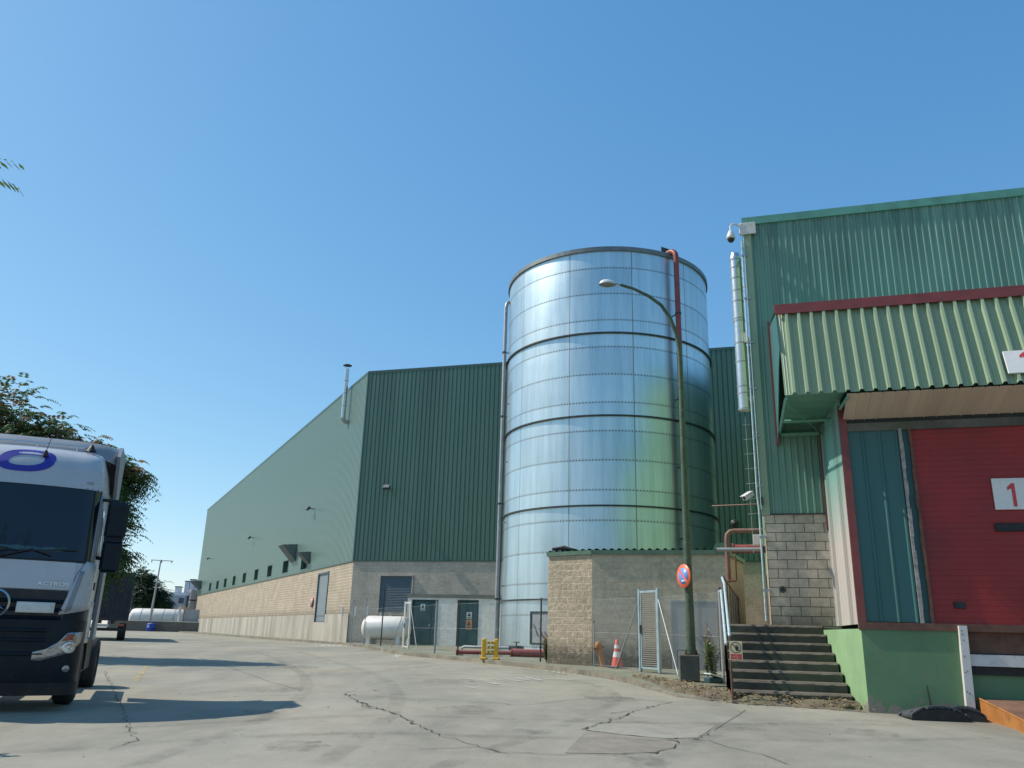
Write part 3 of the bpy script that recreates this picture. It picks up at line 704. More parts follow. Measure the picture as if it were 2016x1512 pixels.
# sliding door in the long flank
mb = MB()
for k in range(24):
    u = 6.05 + k * (2.8 / 24); longbox(mb, u, u + .117, 1.75, 5.2, -.12, -.07 + .02 * (k % 2))
d_ = mb.build('door', M['shutter_light'], wh)
mb = MB()
for (u0, u1, z0, z1) in ((5.94, 6.05, 1.65, 5.32), (8.87, 8.98, 1.65, 5.32), (6.05, 8.87, 5.2, 5.32)): longbox(mb, u0, u1, z0, z1, -.2, .06)
mb.build('frame', M['shutter'], d_)
# roller shutter on the end wall
mb = MB()
for k in range(22):
    z = 2.4 + k * .104; mb.raw([(2.12, -.03, z), (4.36, -.03, z), (4.36, -.06, z + .05), (2.12, -.06, z + .05), (4.36, -.03, z + .1), (2.12, -.03, z + .1)], [(0, 1, 2, 3), (3, 2, 4, 5)])
sh = mb.build('shutter', M['shutter'], wh)
mb = MB(); mb.box(2.04, 2.12, -.10, .02, 2.3, 4.76); mb.box(4.36, 4.44, -.10, .02, 2.3, 4.76); mb.box(2.12, 4.36, -.12, .02, 4.69, 4.78); mb.box(2.0, 4.5, -.16, .02, 2.24, 2.3)
mb.build('frame', M['block_ware'], sh)
# round plate by the flank door
pl_ = thing('no_parking_sign', 'small round red rimmed plate on the sunlit block flank beside its grey door', 'sign', C0 + Matrix.Rotation(A, 3, 'Z') @ Vector(onlong(10.1, 3.2, .08)), 0)
pl_.rotation_euler = (0, 0, A + math.atan2(-.728, .685) )
mb = MB(); mb.lathe([(0, -.01), (.38, -.01), (.38, .01), (.3, .012), (0, .012)], axis='y', n=32); o = mb.build('rim', M['sign_red'], pl_)
mb = MB(); mb.lathe([(0, -.02), (.27, -.02), (.27, -.012)], axis='y', n=32); mb.build('face', M['shutter_light'], pl_)
RA = Matrix.Rotation(A, 3, 'Z')
def W(x, y, z): return C0 + RA @ Vector((x, y, z))

def floodlight(loc, rz, label, group=None):
    t = thing('floodlight', label, 'floodlight', loc, rz, group)
    mb = MB(); mb.box(-.03, .03, -.45, 0, -.03, .03); mb.build('arm', M['dark_metal'], t)
    mb = MB(); R_ = Matrix.Translation((0, -.5, 0)) @ Matrix.Rotation(D2R(-35), 4, 'X')
    mb.prism([(-.26, -.16), (.26, -.16), (.2, .14), (-.2, .14)], -.1, .08, 'y'); mb.v = [tuple(R_ @ Vector(p)) for p in mb.v]
    h = mb.build('housing', M['dark_metal'], t)
    mb = MB(); mb.box(-.22, .22, -.118, -.104, -.13, .11); mb.v = [tuple(R_ @ Vector(p)) for p in mb.v]; mb.build('glass', M['lamp_glass'], h)
    return t
floodlight(W(2.3, -.05, 10.55), A, 'black floodlight high on the shaded end wall of the green warehouse')
az_long = A + math.atan2(-.728, .685)
for (u, z, l) in ((12.3, 10.66, 'nearest floodlight on the sunlit warehouse flank, right of the other two'), (38.7, 10.64, 'middle floodlight of the three on the sunlit warehouse flank'), (71.4, 10.56, 'farthest floodlight on the sunlit warehouse flank, near its far end')):
    floodlight(W(*onlong(u, z, .03)), az_long, l, 'floodlights on the warehouse flank')
# steel flue on the flank
t = thing('flue_pipe', 'slim steel flue with a flat cap rising above the warehouse roof edge', 'flue', W(*onlong(4.4, 16.3, .45)), 0)
mb = MB(); mb.tube([(0, 0, .2), (0, 0, 4.2)], .17, 16); mb.build('pipe', M['chrome_flue'], t)
mb = MB()
for z in (.25, 1.2, 2.2, 3.2): mb.tube([(0, 0, z), (0, 0, z + .05)], .185, 16)
mb.build('bands', M['galv'], t)
mb = MB(); mb.lathe([(0, 4.62), (.34, 4.5), (.34, 4.46), (.05, 4.46)], n=20); mb.tube([(.12, 0, 4.15), (.12, 0, 4.48)], .012, 6); mb.tube([(-.12, 0, 4.15), (-.12, 0, 4.48)], .012, 6); mb.build('cap', M['dark_metal'], t)
w_ = RA @ Vector((.728, .685, 0)) * .45
mb = MB(); mb.tube([(0, 0, .25), (w_.x * .4, w_.y * .4, .02), (w_.x, w_.y, 0)], .17, 12); mb.build('elbow', M['galv'], t)
# air conditioning cabinets at the far corner
for i, (u, z0, z1, l) in enumerate(((82.6, 5.1, 6.6, 'upper grey air handling box at the far corner of the warehouse'), (82.8, 3.4, 4.9, 'lower pale air handling box with pipework at the far corner of the warehouse'))):
    t = thing('air_conditioner', l, 'air conditioner', W(*onlong(u + .6, z0, .5)), az_long, 'air units at the far warehouse corner')
    mb = MB(); mb.box(-.75, .75, -.45, .5, 0, z1 - z0, bev=.04); mb.build('case', M['galv'] if i else M['far_metal'], t)
    mb = MB()
    for k in range(6): mb.box(-.6, .6, -.48, -.45, .2 + k * .18, .28 + k * .18)
    mb.build('grille', M['dark_metal'], t)
    mb = MB(); mb.box(-.7, -.6, -.3, .5, -.2, 0); mb.box(.6, .7, -.3, .5, -.2, 0); mb.build('bracket', M['rust'], t)

# white rendered kiosk with two green doors, against the end wall
kx = thing('plant_room', 'low white rendered plant room with dark green doors against the warehouse end wall', 'plant room', W(4.5, 0, .3), A)
mb = MB(); KD = -.9
panels(mb, (0, KD), (8.2, KD), 0, 3.0, [(.32, 2.1, 0, 2.88), (3.4, 4.8, 0, 2.9)]); panels(mb, (0, 0), (0, KD), 0, 3.0); panels(mb, (8.2, KD), (8.2, 0), 0, 3.0)
mb.build('wall', M['render_white'], kx)
mb = MB(); mb.box(-.05, 8.25, KD - .035, 0, 3.0, 3.22); mb.build('roof', M['kiosk_slab'], kx)
for (a, b, h, f) in ((.32, 2.1, 2.88, .74), (3.4, 4.8, 2.9, .0)):
    mb = MB(); e = (a + b) / 2 if not f else a + (b - a) * .74
    mb.box(a + .05, e - .01, KD + .08, KD + .13, .05, h - .05); mb.box(e + .01, b - .05, KD + .08, KD + .13, .05, h - .05)
    for x0, x1 in ((a + .12, e - .08), (e + .06, b - .12)):
        for z in (.35, 1.55): mb.box(x0, x1, KD + .065, KD + .08, z, z + 1.0)
    d_ = mb.build('door', M['door_green'], kx)
    mb = MB()
    mb.box(a, a + .05, KD - .02, KD + .2, 0, h); mb.box(b - .05, b, KD - .02, KD + .2, 0, h); mb.box(a + .05, b - .05, KD - .02, KD + .2, h - .05, h)
    mb.build('frame', M['dark_metal'], d_)
    mb = MB(); mb.box(e - .12, e - .05, KD + .02, KD + .06, 1.25, 1.4); mb.build('handle', M['galv'], d_)
def warn_plate(x, z, w, h, mat, tri, parent):
    mb = MB(); mb.box(x - w / 2, x + w / 2, KD + .045, KD + .06, z, z + h); s = mb.build('warning_plate', mat, parent)
    mb = MB(); T = [(x - w * .38, z + h * .42), (x + w * .38, z + h * .42), (x, z + h * .95)]; mb.prism(T, KD + .040, KD + .0445, 'y')
    mb.box(x - w * .36, x + w * .36, KD + .040, KD + .0445, z + h * .2, z + h * .3); mb.box(x - w * .36, x + w * .36, KD + .040, KD + .0445, z + h * .06, z + h * .14)
    mb.build('symbol', tri, s)
warn_plate(1.05, 2.2, .3, .42, M['sign_white'], M['black'], kx); warn_plate(4.18, 1.75, .34, .42, M['sign_white'], M['black'], kx)
warn_plate(4.18, 1.12, .38, .58, paint('plate_orange', (.62, .28, .12), .5, var=.1), M['rust'], kx)

# white horizontal tank on feet
t = thing('gas_tank', 'white horizontal cylinder tank on two concrete feet, in front of the roller shutter', 'tank', (-7.3, 51.8, gz(-7.3, 51) + .13), A)
mb = MB(); prof = [(0, -1.55), (.3, -1.52), (.52, -1.43), (.66, -1.28), (.7, -1.15), (.7, 1.15), (.66, 1.28), (.52, 1.43), (.3, 1.52), (0, 1.55)]
mb.lathe(prof, (0, 0, .98), 'x', 40); mb.build('shell', M['white_tank'], t)
for x in (-.95, 1.0):
    mb = MB(); mb.prism([(-.5, 0), (.5, 0), (.5, .62), (.3, .36), (0, .27), (-.3, .36), (-.5, .62)], x - .12, x + .12, 'x'); mb.build('foot', M['render_white'], t)
mb = MB(); mb.tube([(-.4, 0, 1.65), (-.4, 0, 1.9)], .09, 12); mb.tube([(.3, 0, 1.65), (.3, 0, 1.8)], .13, 14); mb.build('valve', M['galv'], t)
# three white bars on the fence
for i, (x, l) in enumerate(((-9.75, 'left'), (-8.82, 'middle'), (-7.95, 'right'))):
    t = thing('marker_strip', f'{l} one of three short white reflector strips at the far left end of the fence', 'marker', (x + .2, 49.2 - i * 1.1, 2.0), 0, 'white strips on the fence')
    mb = MB(); mb.box(-.055, .055, -.01, .01, 0, .5, bev=.008); mb.build('strip', M['sign_white'], t)
    mb = MB(); mb.box(-.008, .008, .01, .02, -1.5, .4); mb.build('wire', M['galv'], t)

# ------------------------------------------------------------------ bolted steel tank
TC = Vector((5.04, 40.7, .45)); TR = 5.28; TH = 18.75
TIER = 1.345; NP = 11; PANEL = 2 * math.pi * TR / NP
Z0 = 14.83 + TIER / 2 - .45        # joint height over the tank base
M['tank'] = m_tank(); M['rim'] = paint('rim', (.16, .19, .20), .5, .3, var=.2)
tk = thing('storage_tank', 'tall round bolted steel water tank behind the block shed', 'storage tank', TC, 0)
mb = MB(); n = 132
# seam direction: one seam 13.2 deg right of the line to the camera
a_cam = math.atan2(-TC.y, -TC.x); seam0 = a_cam + D2R(13.2)
def uoff(a): return (a - seam0) * TR + PANEL * .5
zj = [Z0 - TIER * k for k in range(14, -4, -1)]; zj = [z for z in zj if 0 < z < TH]; zs = [0] + zj + [TH]
for i in range(len(zs) - 1):
    for k in range(n):
        a0, a1 = seam0 + 2 * math.pi * k / n, seam0 + 2 * math.pi * (k + 1) / n
        rows = 6
        for r in range(rows):
            za, zb = zs[i] + (zs[i + 1] - zs[i]) * r / rows, zs[i] + (zs[i + 1] - zs[i]) * (r + 1) / rows
            fa, fb = r / rows, (r + 1) / rows
            ba, bb = .004 * math.sin(math.pi * fa) + .006 * (1 - fa), .004 * math.sin(math.pi * fb) + .006 * (1 - fb)
            P = [(a0, za, ba), (a1, za, ba), (a1, zb, bb), (a0, zb, bb)]
            mb.face([((TR + q) * math.cos(a), (TR + q) * math.sin(a), z) for a, z, q in P], [(uoff(a) + (0), (z - Z0) + TIER * 20.5) for a, z, q in P], sm=True)
o = mb.build('shell', M['tank'], tk)
# weld shared verts for smooth shading
import bmesh
bm = bmesh.new(); bm.from_mesh(o.data); bmesh.ops.remove_doubles(bm, verts=bm.verts, dist=.0005); bm.to_mesh(o.data); bm.free()
def ring(z, r0, r1, h, mat, name):
    mb = MB(); mb.lathe([(r0, z), (r1, z), (r1, z + h), (r0, z + h)], n=96, sm=False)
    return mb.build(name, mat, tk)
for z in (14.83, 10.82, 6.72, 2.7): ring(z - .45 - .03, TR + .01, TR + .10, .065, M['dark_metal'], 'stiffener_ring')
ring(TH - .13, TR - .1, TR + .09, .21, M['rim'], 'rim')
mb = MB(); mb.lathe([(TR, TH), (TR * .5, TH + .25), (.01, TH + .4)], n=64); mb.build('roof', M['galv'], tk)
mb = MB(); mb.lathe([(TR + .35, -.35), (TR + .35, .03), (TR - .1, .03)], n=64, sm=False); mb.build('footing', M['old_conc'], tk)
# hatch low on the left
ah = a_cam - D2R(34); R_ = Matrix.Rotation(ah, 4, 'Z')
mb = MB()
for (y0, y1, z0, z1) in ((-.62, -.54, .35, 1.75), (.54, .62, .35, 1.75), (-.54, .54, 1.67, 1.75), (-.54, .54, .35, .43)): mb.box(TR, TR + .06, y0, y1, z0, z1, mat=R_)
mb.box(TR, TR + .03, -.54, .54, .43, 1.67, 1, mat=R_)
for k in range(3):
    mb.tube([R_ @ Vector((TR + .07, -.4 + k * .3, 1.2 - k * .15)), R_ @ Vector((TR + .07, -.15 + k * .3, .7 - k * .05))], .015, 6)
mb.build('hatch', [M['dark_metal'], M['galv']], tk)

# red riser pipe with its elbow over the rim
aa = D2R(12.36); dirv = Vector((math.sin(aa), math.cos(aa)))
b_ = dirv.dot(TC.xy); dist = b_ - math.sqrt(b_ * b_ - (TC.xy.length_squared - (TR + .38) ** 2)); P0 = dirv * dist
nrm = (P0 - TC.xy).normalized()
t = thing('riser_pipe', 'tall red pipe climbing the front of the steel tank and bending over its rim', 'pipe', (P0.x, P0.y, .4), 0)
H = 18.95
ins = -nrm
mb = MB(); mb.tube([(0, 0, .3), (0, 0, H - .35)] + [(ins.x * .45 * (1 - math.cos(w)) , ins.y * .45 * (1 - math.cos(w)), H - .35 + .45 * math.sin(w)) for w in [D2R(q) for q in range(10, 91, 10)]] + [(ins.x * .8, ins.y * .8, H + .1)], .13, 18)
mb.build('pipe', M['redpipe'], t)
mb = MB()
for z in (2, 5, 8.2, 11.4, 15.6):
    mb.tube([(0, 0, z), (0, 0, z + .07)], .155, 18); mb.tube([(0, 0, z + .03), (ins.x * .38, ins.y * .38, z + .03)], .03, 8)
mb.build('bracket', M['dark_metal'], t)
tg = Vector((-nrm.y, nrm.x)) 
mb = MB(); c_ = ins * .72; V = []
for s_ in (-.28, .28):
    for z in (H - .35, H + .45): V.append((c_.x + tg.x * s_, c_.y + tg.y * s_, z))
    for z in (H - .35, H + .45): V.append((c_.x + tg.x * s_ + ins.x * .05, c_.y + tg.y * s_ + ins.y * .05, z))
mb.raw(V, [(0, 1, 5, 4), (2, 3, 7, 6), (0, 1, 3, 2), (4, 5, 7, 6), (1, 3, 7, 5)]); mb.build('flange_plate', M['dark_metal'], t)
# grey overflow pipe on the left edge of the tank
t = thing('overflow_pipe', 'grey vertical pipe hugging the left edge of the steel tank', 'pipe', (-.45, 40.3, .38), 0)
mb = MB(); mb.tube([(0, 0, 0), (.02, 0, 17.55), (.06, 0, 17.8), (.14, .03, 17.94), (.32, .1, 17.98)], .095, 16); mb.build('pipe', M['galv'], t)
mb = MB()
for z in (2.4, 7, 11.5, 15): mb.tube([(0, 0, z), (0, 0, z + .08)], .115, 16); mb.tube([(0, 0, z + .04), (.3, .1, z + .04)], .03, 8)
mb.build('bracket', M['dark_metal'], t)
t = thing('thin_conduit', 'thin vertical conduit between the grey overflow pipe and the steel tank', 'conduit', (-.33, 39.6, .38), 0)
mb = MB(); mb.tube([(0, 0, 0), (0, 0, 13.2)], .035, 8); mb.build('tube', M['dark_metal'], t)
mb = MB()
for z in (3, 6, 9, 12): mb.box(-.05, .2, -.02, .02, z, z + .05)
mb.build('clip', M['galv'], t)

# red main lying on the ground
t = thing('ground_pipe', 'dark red pipe with flanges lying on the ground in front of the steel tank', 'pipe', (-.6, 33.3, .37), D2R(-10))
mb = MB(); mb.tube([(.9, 0, .16), (5.2, 0, .16)], .15, 18); mb.build('pipe', M['redpipe'], t)
mb = MB(); mb.tube([(-1.3, -.1, .12), (.9, 0, .14)], .075, 14)
for x in (-1.3, -.2, .85): mb.tube([(x, -.06, .13), (x + .05, -.06, .13)], .15, 16)
mb.build('branch', M['redpipe'], t)
mb = MB()
for x in (-1.2, 0.4, 2.5, 4.4): mb.box(x, x + .12, -.16, .16, -.02, .03)
mb.build('support', M['old_conc'], t)
t = thing('suction_pipe', 'short grey galvanised pipe with a hand valve beside the foot of the steel tank', 'pipe', (-1.2, 35.0, .37), D2R(-12))
mb = MB(); mb.tube([(-.6, 0, .02), (-.6, 0, .24), (-.5, 0, .30), (1.4, 0, .30)], .055, 12); mb.build('pipe', M['galv'], t)
mb = MB(); mb.tube([(1.4, 0, .30), (2.0, 0, .30)], .10, 14); mb.lathe([(.02, .0), (.14, .0), (.14, .03), (.02, .03)], (1.7, 0, .52), n=18); mb.tube([(1.7, 0, .30), (1.7, 0, .54)], .025, 8); mb.build('valve', M['dark_metal'], t)

# ------------------------------------------------------------------ block shed
S0 = Vector((2.69, 26.16, .30))
sd = thing('block_shed', 'small concrete block pump shed with green edged corrugated roof, in front of the tank', 'shed', S0, A)
cl = Vector((-1.59, .72)); SH = 3.4
mb = MB(); panels(mb, (0, 0), (4.13, 0), 0, SH, u0=.1); mb.build('front_wall', M['block_shed'], sd)
mb = MB(); panels(mb, cl, (0, 0), 0, SH); mb.build('corner_wall', M['block_shed_lit'], sd)
mb = MB(); panels(mb, (4.13, 0), (4.6, 3.2), 0, SH); panels(mb, (4.6, 3.2), (-1.2, 3.2), 0, SH); panels(mb, (-1.2, 3.2), cl, 0, SH); mb.build('rear_wall', M['block_shed'], sd)
mb = MB()
for a, b in ((Vector((0, 0)), Vector((4.13, 0))), (cl, Vector((0, 0))), (Vector((4.13, 0)), Vector((4.6, 3.2)))):
    d = (b - a).normalized(); n = Vector((d.y, -d.x)); P = [a + n * .07 - d * .03, b + n * .07 + d * .03, b - n * .1, a - n * .1]
    mb.raw([(p.x, p.y, z) for z in (SH, SH + .13) for p in P], [(3, 2, 1, 0), (4, 5, 6, 7), (0, 1, 5, 4), (1, 2, 6, 5), (2, 3, 7, 6), (3, 0, 4, 7)])
mb.build('fascia', M['fascia'], sd)
mb = MB(); x = -1.6
rr = random.Random(2)
pts = []; 
while x < 4.3: pts += [(x, 0), (x + .05, .05), (x + .1, .05), (x + .15, 0)]; x += .24
for (xa, za), (xb, zb) in zip(pts, pts[1:]):
    y0a = .0 if xa > 0 else -xa / 1.59 * .72; y0b = .0 if xb > 0 else -xb / 1.59 * .72
    mb.face([(xa, y0a - .05, SH + .135 + za), (xb, y0b - .05, SH + .135 + zb), (xb, 3.2, SH + .25 + zb), (xa, 3.2, SH + .25 + za)])
mb.build('roof', M['green_ware'], sd)
mb = MB(); mb.prism([(3.75, SH + .13), (4.2, SH + .13), (4.2, SH + .2), (4.1, SH + .34), (3.85, SH + .34)], -.08, .2, 'y'); mb.build('roof_cap', M['fascia'], sd)
mb = MB()
for (a, b) in ((2.46, 3.11), (3.13, 3.76)):
    mb.box(a, b, -.055, -.01, .02, 1.98)
dd = mb.build('door', M['grey_door'], sd)
mb = MB(); mb.box(2.42, 2.46, -.07, 0, 0, 2.02); mb.box(3.76, 3.80, -.07, 0, 0, 2.02); mb.box(2.46, 3.76, -.07, 0, 1.98, 2.02); mb.box(3.11, 3.13, -.05, 0, .02, 1.98); mb.build('frame', M['galv'], dd)
mb = MB(); mb.box(3.06, 3.09, -.10, -.06, .95, 1.1); mb.build('handle', M['dark_metal'], dd)
t = thing('black_bag', 'crumpled black rubber sheet lying on the corner of the shed roof', 'rubber sheet', S0 + RA @ Vector((-1.1, .95, SH + .2)), A)
mb = MB()
for k in range(5):
    mb.tube([(-.4 + .05 * k, -.1 + .06 * k, .05 + .01 * k), (0, -.05 + .05 * k, .09 + .03 * math.sin(k)), (.42 - .06 * k, .02 + .04 * k, .04)], [.05, .07, .03], 8)
mb.build('folds', M['rubber'], t)

# ------------------------------------------------------------------ right hand green building
O2 = Vector((5.5, 17.39, 0))
rb = thing('loading_building', 'light green ribbed loading building with a red door bay, at the right', 'building', O2, A)
HB = 10.92; PZ = 1.53
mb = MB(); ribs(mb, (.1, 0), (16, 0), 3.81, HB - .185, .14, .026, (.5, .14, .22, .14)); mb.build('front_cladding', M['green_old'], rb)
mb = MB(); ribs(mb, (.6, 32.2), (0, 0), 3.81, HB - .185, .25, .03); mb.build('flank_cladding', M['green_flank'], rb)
mb = MB(); ribs(mb, (.62, 32.2), (.24, 13), HB, 14.2, .25, .03); ribs(mb, (.24, 13), (16, 13), HB, 14.2, .25, .03); mb.build('unseen_rear_cladding', M['green_flank'], rb)  # unseen taller rear part, added to reflect green higher up the tank
mb = MB(); mb.face([(.2, 13, 14.2), (16, 13, 14.2), (16, 32, 14.2), (.6, 32, 14.2)]); mb.face([(16, 13, HB), (16, 32, HB), (16, 32, 14.2), (16, 13, 14.2)]); mb.build('unseen_rear_roof', M['green_trim'], rb)
mb = MB()
mb.box(-.05, .12, -.055, .1, 3.78, HB - .185); mb.build('corner_trim', M['green_awning'], rb)
mb = MB(); mb.box(-.07, 16, -.06, .12, HB - .19, HB); 
V = [(x, y, z) for z in (HB - .19, HB) for (x, y) in ((-.07, .12), (.1, .12), (.75, 32.2), (.55, 32.2))]
mb.raw(V, [(4, 5, 6, 7), (0, 3, 7, 4), (3, 2, 6, 7), (0, 1, 2, 3)]); mb.build('roof_edge', M['green_trim'], rb)
mb = MB(); mb.face([(0, 0, HB - .1), (16, 0, HB - .1), (16, 32, HB - .1), (.6, 32, HB - .1)]); mb.face([(16, 0, 0), (16, 32, 0), (16, 32, HB - .1), (16, 0, HB - .1)]); mb.face([(16, 32, 0), (.6, 32, 0), (.6, 32, HB - .1), (16, 32, HB - .1)]); mb.build('roof', M['galv'], rb)
mb = MB(); panels(mb, (.0, 0), (1.36, 0), PZ - .05, 3.79, u0=.18); mb.build('front_blockwork', M['block_old'], rb)
mb = MB(); panels(mb, (.6, 32.2), (0, 0), 0, 3.80); mb.build('flank_blockwork', M['block_shed_lit'], rb)
mb = MB(); mb.box(-.04, 1.36, -.05, .0, 3.79, 3.815); mb.build('drip', M['dark_metal'], rb)
# bay
BF = -2.6; BX0, BX1 = 1.30, 1.43
SB, TB = (BX0, 0), (BX1, BF); BH = 5.12
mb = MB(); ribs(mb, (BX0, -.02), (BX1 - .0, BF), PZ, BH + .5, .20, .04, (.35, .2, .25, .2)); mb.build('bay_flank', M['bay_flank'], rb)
mb = MB(); mb.box(BX0 - .045, BX0 + .04, -.06, -.01, PZ, 3.45); mb.build('bay_edge_strip', M['white_old'], rb)
mb = MB(); mb.box(BX0 - .06, BX0 + .02, -.07, -.01, 3.45, 5.6); mb.build('bay_trim', M['maroon'], rb)
mb = MB(); mb.box(BX1 - .055, BX1 + .075, BF - .05, BF + .05, PZ + .02, BH + .3); mb.build('corner_post', M['maroon'], rb)
mb = MB(); ribs(mb, (BX1 + .075, BF), (2.36, BF), PZ + .04, 4.93, .27, .025, (.75, .08, .09, .08)); mb.build('bay_panel', M['green_dark'], rb)
mb = MB(); rr = random.Random(9)
for k in range(14):   # rotten jamb: ragged timber and paint
    z0 = PZ + .02 + k * .243; w = rr.uniform(-.012, .012)
    mb.box(2.36, 2.415 + w, BF - .05 - rr.uniform(0, .015), BF + .04, z0, z0 + .243, 0)
    mb.box(2.52 + w, 2.575, BF - .04 - rr.uniform(0, .015), BF + .04, z0, z0 + .243, 1)
mb.box(2.40, 2.53, BF + .01, BF + .05, PZ, 4.93, 2)
mb.build('jamb', [M['jamb_old'], M['rust'], M['door_green']], rb)
mb = MB(); DZ = 4.93
for k in range(34):   # sectional door: shallow horizontal ribs
    z0 = PZ + .03 + k * .1; mb.raw([(2.575, BF + .02, z0), (9.5, BF + .02, z0), (9.5, BF + .02, z0 + .085), (2.575, BF + .02, z0 + .085), (2.575, BF + .0225, z0 + .0925), (9.5, BF + .0225, z0 + .0925), (2.575, BF + .02, z0 + .1), (9.5, BF + .02, z0 + .1)], [(0, 1, 2, 3), (3, 2, 5, 4), (4, 5, 7, 6)])
rd = mb.build('door', M['red_door'], rb)
mb = MB(); mb.box(3.70, 5.3, BF - .015, BF + .019, 3.09, 3.23, bev=.01); mb.box(2.91, 3.09, BF - .01, BF + .019, 1.81, 1.92, bev=.008); mb.build('door_slot', M['black'], rd)
mb = MB(); mb.box(BX1, 9.6, BF - .04, BF + .10, 4.93, 5.08, 0); mb.box(BX1, 9.6, BF - .02, BF + .10, 5.08, 5.16, 1); mb.build('lintel', [M['old_conc'], M['black']], rb)
mb = MB(); mb.box(BX1 - .05, 9.6, BF - .06, BF + .08, PZ - .09, PZ + .03); mb.build('sill', M['rust'], rb)
# signs with the bay number
def one(parent, s, y, x, z):
    mb = MB(); P = [(.10, -.5), (.10, .5), (-.02, .5), (-.2, .33), (-.2, .2), (-.04, .28), (-.04, -.5)]
    P = [(x + a * s, z + b * s) for a, b in P]
    mb.prism(P, y - .004, y, 'y'); return mb.build('numeral', M['sign_red'], parent)
sg = thing('number_sign', 'white board with a red 1 fixed to the red door', 'sign', O2 + RA @ Vector((3.75, BF - .01, 3.46)), A, 'bay number boards')
mb = MB(); mb.box(0, 1.05, -.012, .02, 0, .54, bev=.004); mb.build('board', M['sign_white'], sg); one(sg, .40, -.0135, .30, .25)
# awning
AE = (-3.60, 5.41); AT = (-3.02, 7.24)
dy, dz = AE[0] - AT[0], AE[1] - AT[1]; ll = math.hypot(dy, dz); nY, nZ = dz / ll, -dy / ll     # outward normal (toward camera and up)
nY, nZ = (nY, nZ) if nZ > 0 else (-nY, -nZ)
mb = MB(); X0, X1, pitch = .41, 9.6, .222; x = X0; pts = []
while x < X1: pts += [(x, 0), (x + .125, 0), (x + .14, .08), (x + .185, .08), (x + .222, 0)]; x += pitch
for (xa, oa), (xb, ob) in zip(pts, pts[1:]):
    q = []
    for (xx, o, (y, z)) in ((xa, oa, AE), (xb, ob, AE), (xb, ob, AT), (xa, oa, AT)): q.append((xx, y + nY * o, z + nZ * o))
    mb.face(q, [(xa, 0), (xb, 0), (xb, ll), (xa, ll)])
# narrow raised ribs in each tray
for k in range(int((X1 - X0) / pitch)):
    for dx in (.04, .085):
        x = X0 + k * pitch + dx; V = []
        for (y, z) in (AE, AT):
            for xx, o in ((x - .008, .001), (x, .007), (x + .008, .001)): V.append((xx, y + nY * o, z + nZ * o))
        mb.raw(V, [(0, 1, 4, 3), (1, 2, 5, 4)])
mb.build('awning_sheet', M['green_awning'], rb)
mb = MB(); mb.prism([(-2.9, 7.40), (-3.12, 7.36), (-3.14, 7.16), (-3.09, 7.16), (-3.07, 7.31), (-2.9, 7.34)], .37, 9.7, 'x'); mb.build('awning_ridge', M['maroon'], rb)
mb = MB()   # soffit behind the bottom edge
SP = []; x = BX1 + .02
while x < 9.6: SP += [(x, 0), (x + .16, 0), (x + .175, -.02), (x + .185, 0)]; x += .2
for (xa, oa), (xb, ob) in zip(SP, SP[1:]):
    q = [(xa, AE[0] + .02, AE[1] + oa - .02), (xb, AE[0] + .02, AE[1] + ob - .02), (xb, BF - .02, 5.16 + ob), (xa, BF - .02, 5.16 + oa)]
    mb.face(q, [(xa, 0), (xb, 0), (xb, 1), (xa, 1)])
mb.build('soffit', M['soffit'], rb)
mb = MB(); mb.face([(.40, -2.95, 7.37), (9.6, -2.95, 7.37), (9.6, 0, 8.15), (.40, 0, 8.15)]); mb.build('awning_roof', M['green_trim'], rb)
mb = MB(); mb.prism([(0, 5.35), (-2.6, 6.25), (-3.35, 6.35), (-3.04, 7.2), (0, 8.1)], X0 - .02, X0 - .005, 'x'); mb.build('end_panel', M['green_dark'], rb)
def bar(a, b, w=.035, nm='awning_bar'):
    mb = MB(); mb.tube([a, b], w, 4, sm=False); mb.build(nm, M['green_trim'], rb)
bar((X0 + .02, AE[0] + .05, 5.36), (X0 + .02, 0, 5.55)); bar((BX0 + .16, AE[0] + .1, 5.34), (BX0 + .0, 0, 5.45)); bar((X0, -1.6, 5.44), (BX0 + .05, -1.6, 5.44))
bar((X0 + .05, -.06, 5.55), (BX0 - .06, -.06, 5.55), .06); bar((X0 + .02, AE[0] + .4, 5.38), (BX0, -.1, 5.5), .022)
mb = MB(); mb.box(.35, .395, -.09, -.02, 5.3, 8.2); mb.build('wall_angle', M['maroon'], rb)
mb = MB(); mb.face([(X0 + .03, AE[0] + .1, AE[1] + .08), (BX0 + .16, AE[0] + .1, AE[1] + .08), (BX0 + .1, -.05, 5.75), (X0 + .03, -.05, 5.75)]); mb.build('end_soffit', M['green_trim'], rb)
sg = thing('number_sign', 'white board with a red 1 fixed to the green awning', 'sign', (0, 0, 0), 0, 'bay number boards')
P_ = Vector((3.98, AE[0] + (AT[0] - AE[0]) * .08 + nY * .08, AE[1] + (AT[1] - AE[1]) * .08 + nZ * .08))
sg.location = O2 + RA @ P_; tilt = math.atan2(-(AT[0] - AE[0]), AT[1] - AE[1]); sg.rotation_euler = (tilt, 0, A)
mb = MB(); mb.box(0, 1.05, -.012, .02, 0, .46, bev=.004); mb.build('board', M['sign_white'], sg); one(sg, .36, -.0135, .30, .23)
